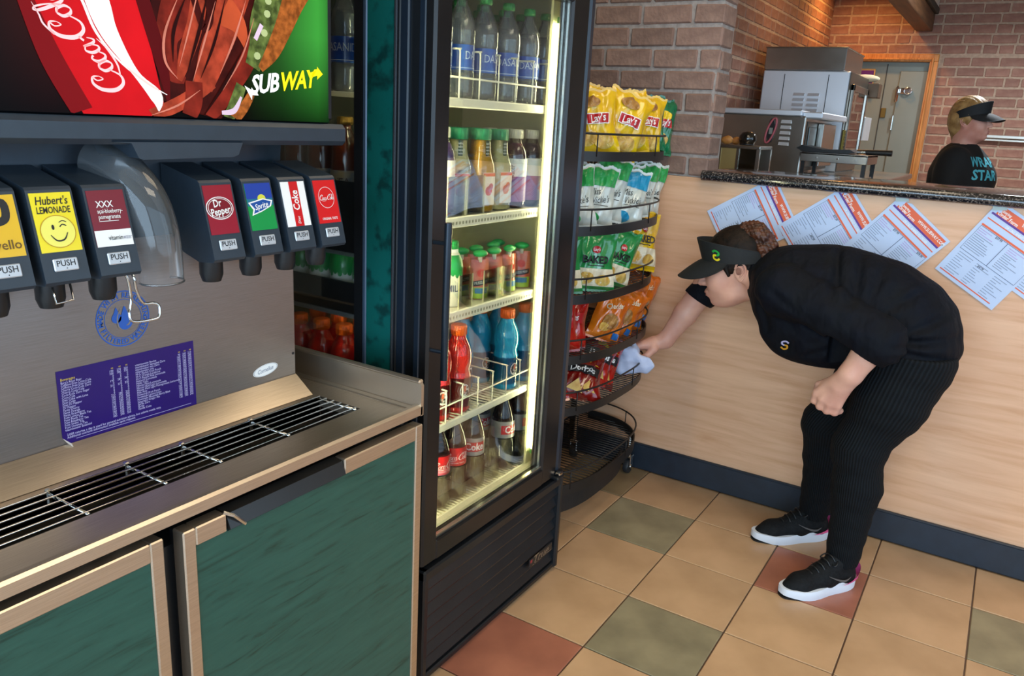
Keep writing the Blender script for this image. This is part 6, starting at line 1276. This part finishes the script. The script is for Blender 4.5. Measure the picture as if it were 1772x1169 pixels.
me, v = S.mesh('trousers', m_rib); add_rib(me, v, [[NH, NK, NA], [FH, FK, FA]]); part('trousers', me, None, p1, label='ribbed black trousers')
for a_, nm in ((NA, 0), (FA, 1)):
    part('sock', move(lathe([(.036, .045), (.038, .07), (.040, .10)], 20, False), (a_[0], a_[1], 0)), pm('sock_blue', '2f9fd0', .7, col2='c23a2a', scale=40, ramp=(.3, .36)), p1, True)
shoe('running_shoe', 'black running shoe with white sole and pink heel, nearer to the camera', (.876, -.098), (.698, -.318), NA)
shoe('running_shoe', 'black running shoe with white sole and pink heel, nearer to the counter', (.742, .182), (.520, -.010), FA)
# cleaning cloth under the far hand
S = SDF((-.20, -.06, .44), (.12, .17, .66), .0036)
tip = pc_+pd_*.9
S.ell((-.030, .030, .556), (.066, .015, .042), .02, np.array(Matrix.Rotation(.65, 3, 'Y'))); S.ell((-.078, .018, .532), (.062, .011, .030), .02, np.array(Matrix.Rotation(.60, 3, 'Y'))); S.ell((.026, .036, .543), (.038, .014, .034), .015); S.cone((-.03, .034, .580), .018, (-.098, .024, .600), .007, .02); S.cone((-.02, .052, .582), .014, (-.034, .05, .622), .006, .015)
S.wob([(.002, 110, 40, 60, 0), (.0016, -60, 30, 150, 1)])
me, _ = S.mesh('cleaning_cloth', pm('cloth_pale_blue', 'c4d0ee', .85, var=.1, bump=.2, bscale=220)); cl_ = part('cleaning_cloth', me, None, None); tag(cl_, 'crumpled pale blue cleaning cloth under the bending worker\'s hand', 'cloth')

# ---------------------------------------------------------------- worker behind the counter
p2 = thing('person', 'person in black t-shirt with turquoise lettering and black visor, standing behind the counter', 'person', (.80, 2.80, 0))
H2_ = Head((.798, 2.80, 1.546), math.radians(-3), -.25, .94, 1)
S = SDF((.45, 2.50, .02), (1.15, 3.10, 1.72), .0065)
skull(S, H2_, .012)
S.cone(H2_(-.02, 0, -.06), .058, (.775, 2.80, 1.36), .070, .03)
for c, r in [((.79, 2.80, 1.22), (.14, .19, .16)), ((.80, 2.80, 1.05), (.15, .18, .16)), ((.79, 2.80, .92), (.14, .17, .12))]: S.ell(c, r, .06)
for b in (-1, 1):
    S.cone((.765, 2.80+b*.17, 1.31), .06, (.745, 2.80+b*.22, 1.06), .048, .03); S.cone((.745, 2.80+b*.22, 1.06), .046, (.94, 2.80+b*.17, .98), .032, .02)
    h0 = V((.94, 2.80+b*.17, .98)); S.cone(tuple(h0), .030, tuple(h0+V((.07, -b*.01, -.005))), .026, .015)
    for i in range(4): o_ = V((.075, (i-1.5)*.020, -.004)); S.cone(tuple(h0+o_), .0125, tuple(h0+o_+V((.038, 0, -.012))), .011, .005); S.cone(tuple(h0+o_+V((.038, 0, -.012))), .011, tuple(h0+o_+V((.060, 0, -.032))), .0095, .004)
    S.cone(tuple(h0+V((.03, -b*.028, 0))), .014, tuple(h0+V((.075, -b*.048, -.012))), .011, .006)
    S.cone((.79, 2.80+b*.085, .88), .095, (.80, 2.80+b*.09, .48), .06, .03); S.cone((.80, 2.80+b*.09, .48), .058, (.79, 2.80+b*.095, .09), .04, .02)
me, _ = S.mesh('body', pm('skin_rosy', 'd6a08c', .5, col2='c98876', scale=9, sss=.12)); b2 = part('body', me, None, p2)
face_bits(H2_, b2, pm('brow_grey', '8a7460', .6), pm('lips_pale_rose', 'b8706a', .4)); visor(H2_, b2, False)
S = SDF((.62, 2.62, 1.36), (.96, 2.98, 1.74), .0055)
S.ell(H2_(-.014, 0, .042), [x*1.02 for x in (.106, .084, .104)], .01, H2_.R); S.ell(H2_(-.070, 0, -.020), [x*1.02 for x in (.050, .070, .075)], .03, H2_.R)
n_ = H2_.f*.86-H2_.u*.50; S.cut(tuple(n_), V(H2_(.022, 0, .0)).dot(n_)); S.cone(H2_(-.095, 0, .03), .032, H2_(-.105, 0, -.01), .026, .02); S.cone(H2_(-.085, .01, -.05), .022, H2_(-.092, .012, -.11), .012, .02); S.wob([(.0014, 160, 240, 60, 0)])
me, _ = S.mesh('hair', pm('hair_sandy_blond', 'b58e58', .5, col2='8a6436', scale=24, bump=.5, bscale=140)); part('hair', me, None, p2)
S = SDF((.45, 2.45, .80), (1.15, 3.15, 1.46), .007)
for c, r, k in [((.79, 2.80, 1.24), (.165, .215, .175), .06), ((.80, 2.80, 1.06), (.175, .205, .19), .07), ((.795, 2.80, .92), (.165, .195, .13), .06), ((.885, 2.735, 1.22), (.095, .09, .09), .06), ((.885, 2.865, 1.22), (.095, .09, .09), .06), ((.86, 2.80, 1.05), (.13, .16, .15), .06)]: S.ell(c, r, k)
S.cone((.775, 2.80, 1.352), .085, (.785, 2.80, 1.28), .13, .05)
for b in (-1, 1): S.cone((.760, 2.80+b*.17, 1.315), .088, (.740, 2.80+b*.225, 1.12), .080, .04); S.cone((.740, 2.80+b*.225, 1.12), .080, (.745, 2.80+b*.228, 1.08), .076, .01)
S.cone((.785, 2.80, 1.44), .066, (.790, 2.80, 1.385), .060, .004, True); S.wob([(.0025, 30, 20, 26, 0)]); S.cut((0, 0, -1), -.82)
me, sv = S.mesh('t_shirt', pm('tshirt_black', '0f0f10', .85, var=.2, bump=.1, bscale=120)); ts = part('t_shirt', me, None, p2, label='black t-shirt')
S = SDF((.60, 2.55, .06), (1.02, 3.05, .92), .008)
S.ell((.79, 2.80, .84), (.155, .185, .10), .04)
for b in (-1, 1): S.cone((.79, 2.80+b*.085, .84), .115, (.80, 2.80+b*.09, .48), .078, .03); S.cone((.80, 2.80+b*.09, .48), .078, (.79, 2.80+b*.095, .09), .058, .02)
S.cut((0, 0, 1), .87); S.cut((0, 0, -1), -.07); me, _ = S.mesh('trousers', pm('trousers_plain_black', '15161a', .8)); part('trousers', me, None, p2)
for b, lab in ((-1, 'black work shoe of the standing worker, nearer to the camera'), (1, 'black work shoe of the standing worker, nearer to the back wall')):
    S = SDF((.68, 2.80+b*.095-.08, -.01), (1.02, 2.80+b*.095+.08, .14), .006); S.cone((.765, 2.80+b*.095, .045), .042, (.90, 2.80+b*.10, .034), .040, .02); S.cone((.77, 2.80+b*.095, .05), .042, (.78, 2.80+b*.095, .095), .046, .02); S.cut((0, 0, -1), -.012)
    w_ = thing('work_shoe', lab, 'shoe', (.83, 2.80+b*.1, 0)); me, _ = S.mesh('upper', m_blk); part('upper', me, None, w_); part('sole', grid(lambda u, v: (.835+.110*math.cos(2*math.pi*u), 2.80+b*.098+.044*math.sin(2*math.pi*u), v*.018), 28, 2, True), m_blk2, w_, True)
# lettering projected on the shirt front
import mathutils
def on_mesh(name, g, o, right, up, dirn, mat, par, src, lift=.002):
    """lay flat lettering onto the surface of src along direction dirn, cut fine enough to follow it"""
    me_ = src.data; bvh = mathutils.bvhtree.BVHTree.FromPolygons([tuple(x.co) for x in me_.vertices], [tuple(p.vertices) for p in me_.polygons])
    bm = bmesh.new(); tmp = bpy.data.meshes.new('t'); tmp.from_pydata(g[0], [], g[1]); bm.from_mesh(tmp); bpy.data.meshes.remove(tmp)
    bmesh.ops.triangulate(bm, faces=bm.faces); L_ = max((e.calc_length() for e in bm.edges), default=0)
    for _ in range(3):
        ed = [e for e in bm.edges if e.calc_length() > .016]
        if not ed: break
        bmesh.ops.subdivide_edges(bm, edges=ed, cuts=1); bmesh.ops.triangulate(bm, faces=bm.faces)
    o, r, u, d = V(o), V(right).normalized(), V(up).normalized(), V(dirn).normalized()
    for vt in bm.verts:
        p = o+r*vt.co.x+u*vt.co.y; hit = bvh.ray_cast(p, d, 1.0); vt.co = (hit[0]-d*lift) if hit[0] else p
    m2 = bpy.data.meshes.new(name); bm.to_mesh(m2); bm.free(); m2.materials.append(mat); return part(name, m2, None, par)
m_turq = pm('shirt_print_turquoise', '4fb4c4', .6)
tw = tgeo('WRAP', .072, 'CENTER', .86, 0, .03); tw2 = tgeo('STAR', .078, 'CENTER', .86, 0, .03)
rr_ = V((.80, .60, 0)).normalized()*-1; rr_ = V((.62, .785, 0)); dd_ = V((-.785, .62, 0))
on_mesh('lettering', tw, V((.870, 2.690, 1.318))-dd_*.5, rr_, (0, 0, 1), dd_, m_turq, ts, ts); on_mesh('lettering', tw2, V((.885, 2.688, 1.246))-dd_*.5, rr_, (0, 0, 1), dd_, m_turq, ts, ts)
for o_ in [c for c in shirt.children if c.name.startswith('emblem')]: 
    g = ([tuple(x.co) for x in o_.data.vertices], [tuple(p.vertices) for p in o_.data.polygons]); nm = o_.name; mm = o_.data.materials[0]; bpy.data.objects.remove(o_)
    on_mesh(nm.split('.')[0], g, (.560, -.60, .765), (1, 0, 0), (.2, 0, 1), (0, 1, 0), mm, shirt, shirt)
for n_ in m_shirt.node_tree.nodes:
    if n_.type == 'BUMP': n_.inputs['Distance'].default_value = .03
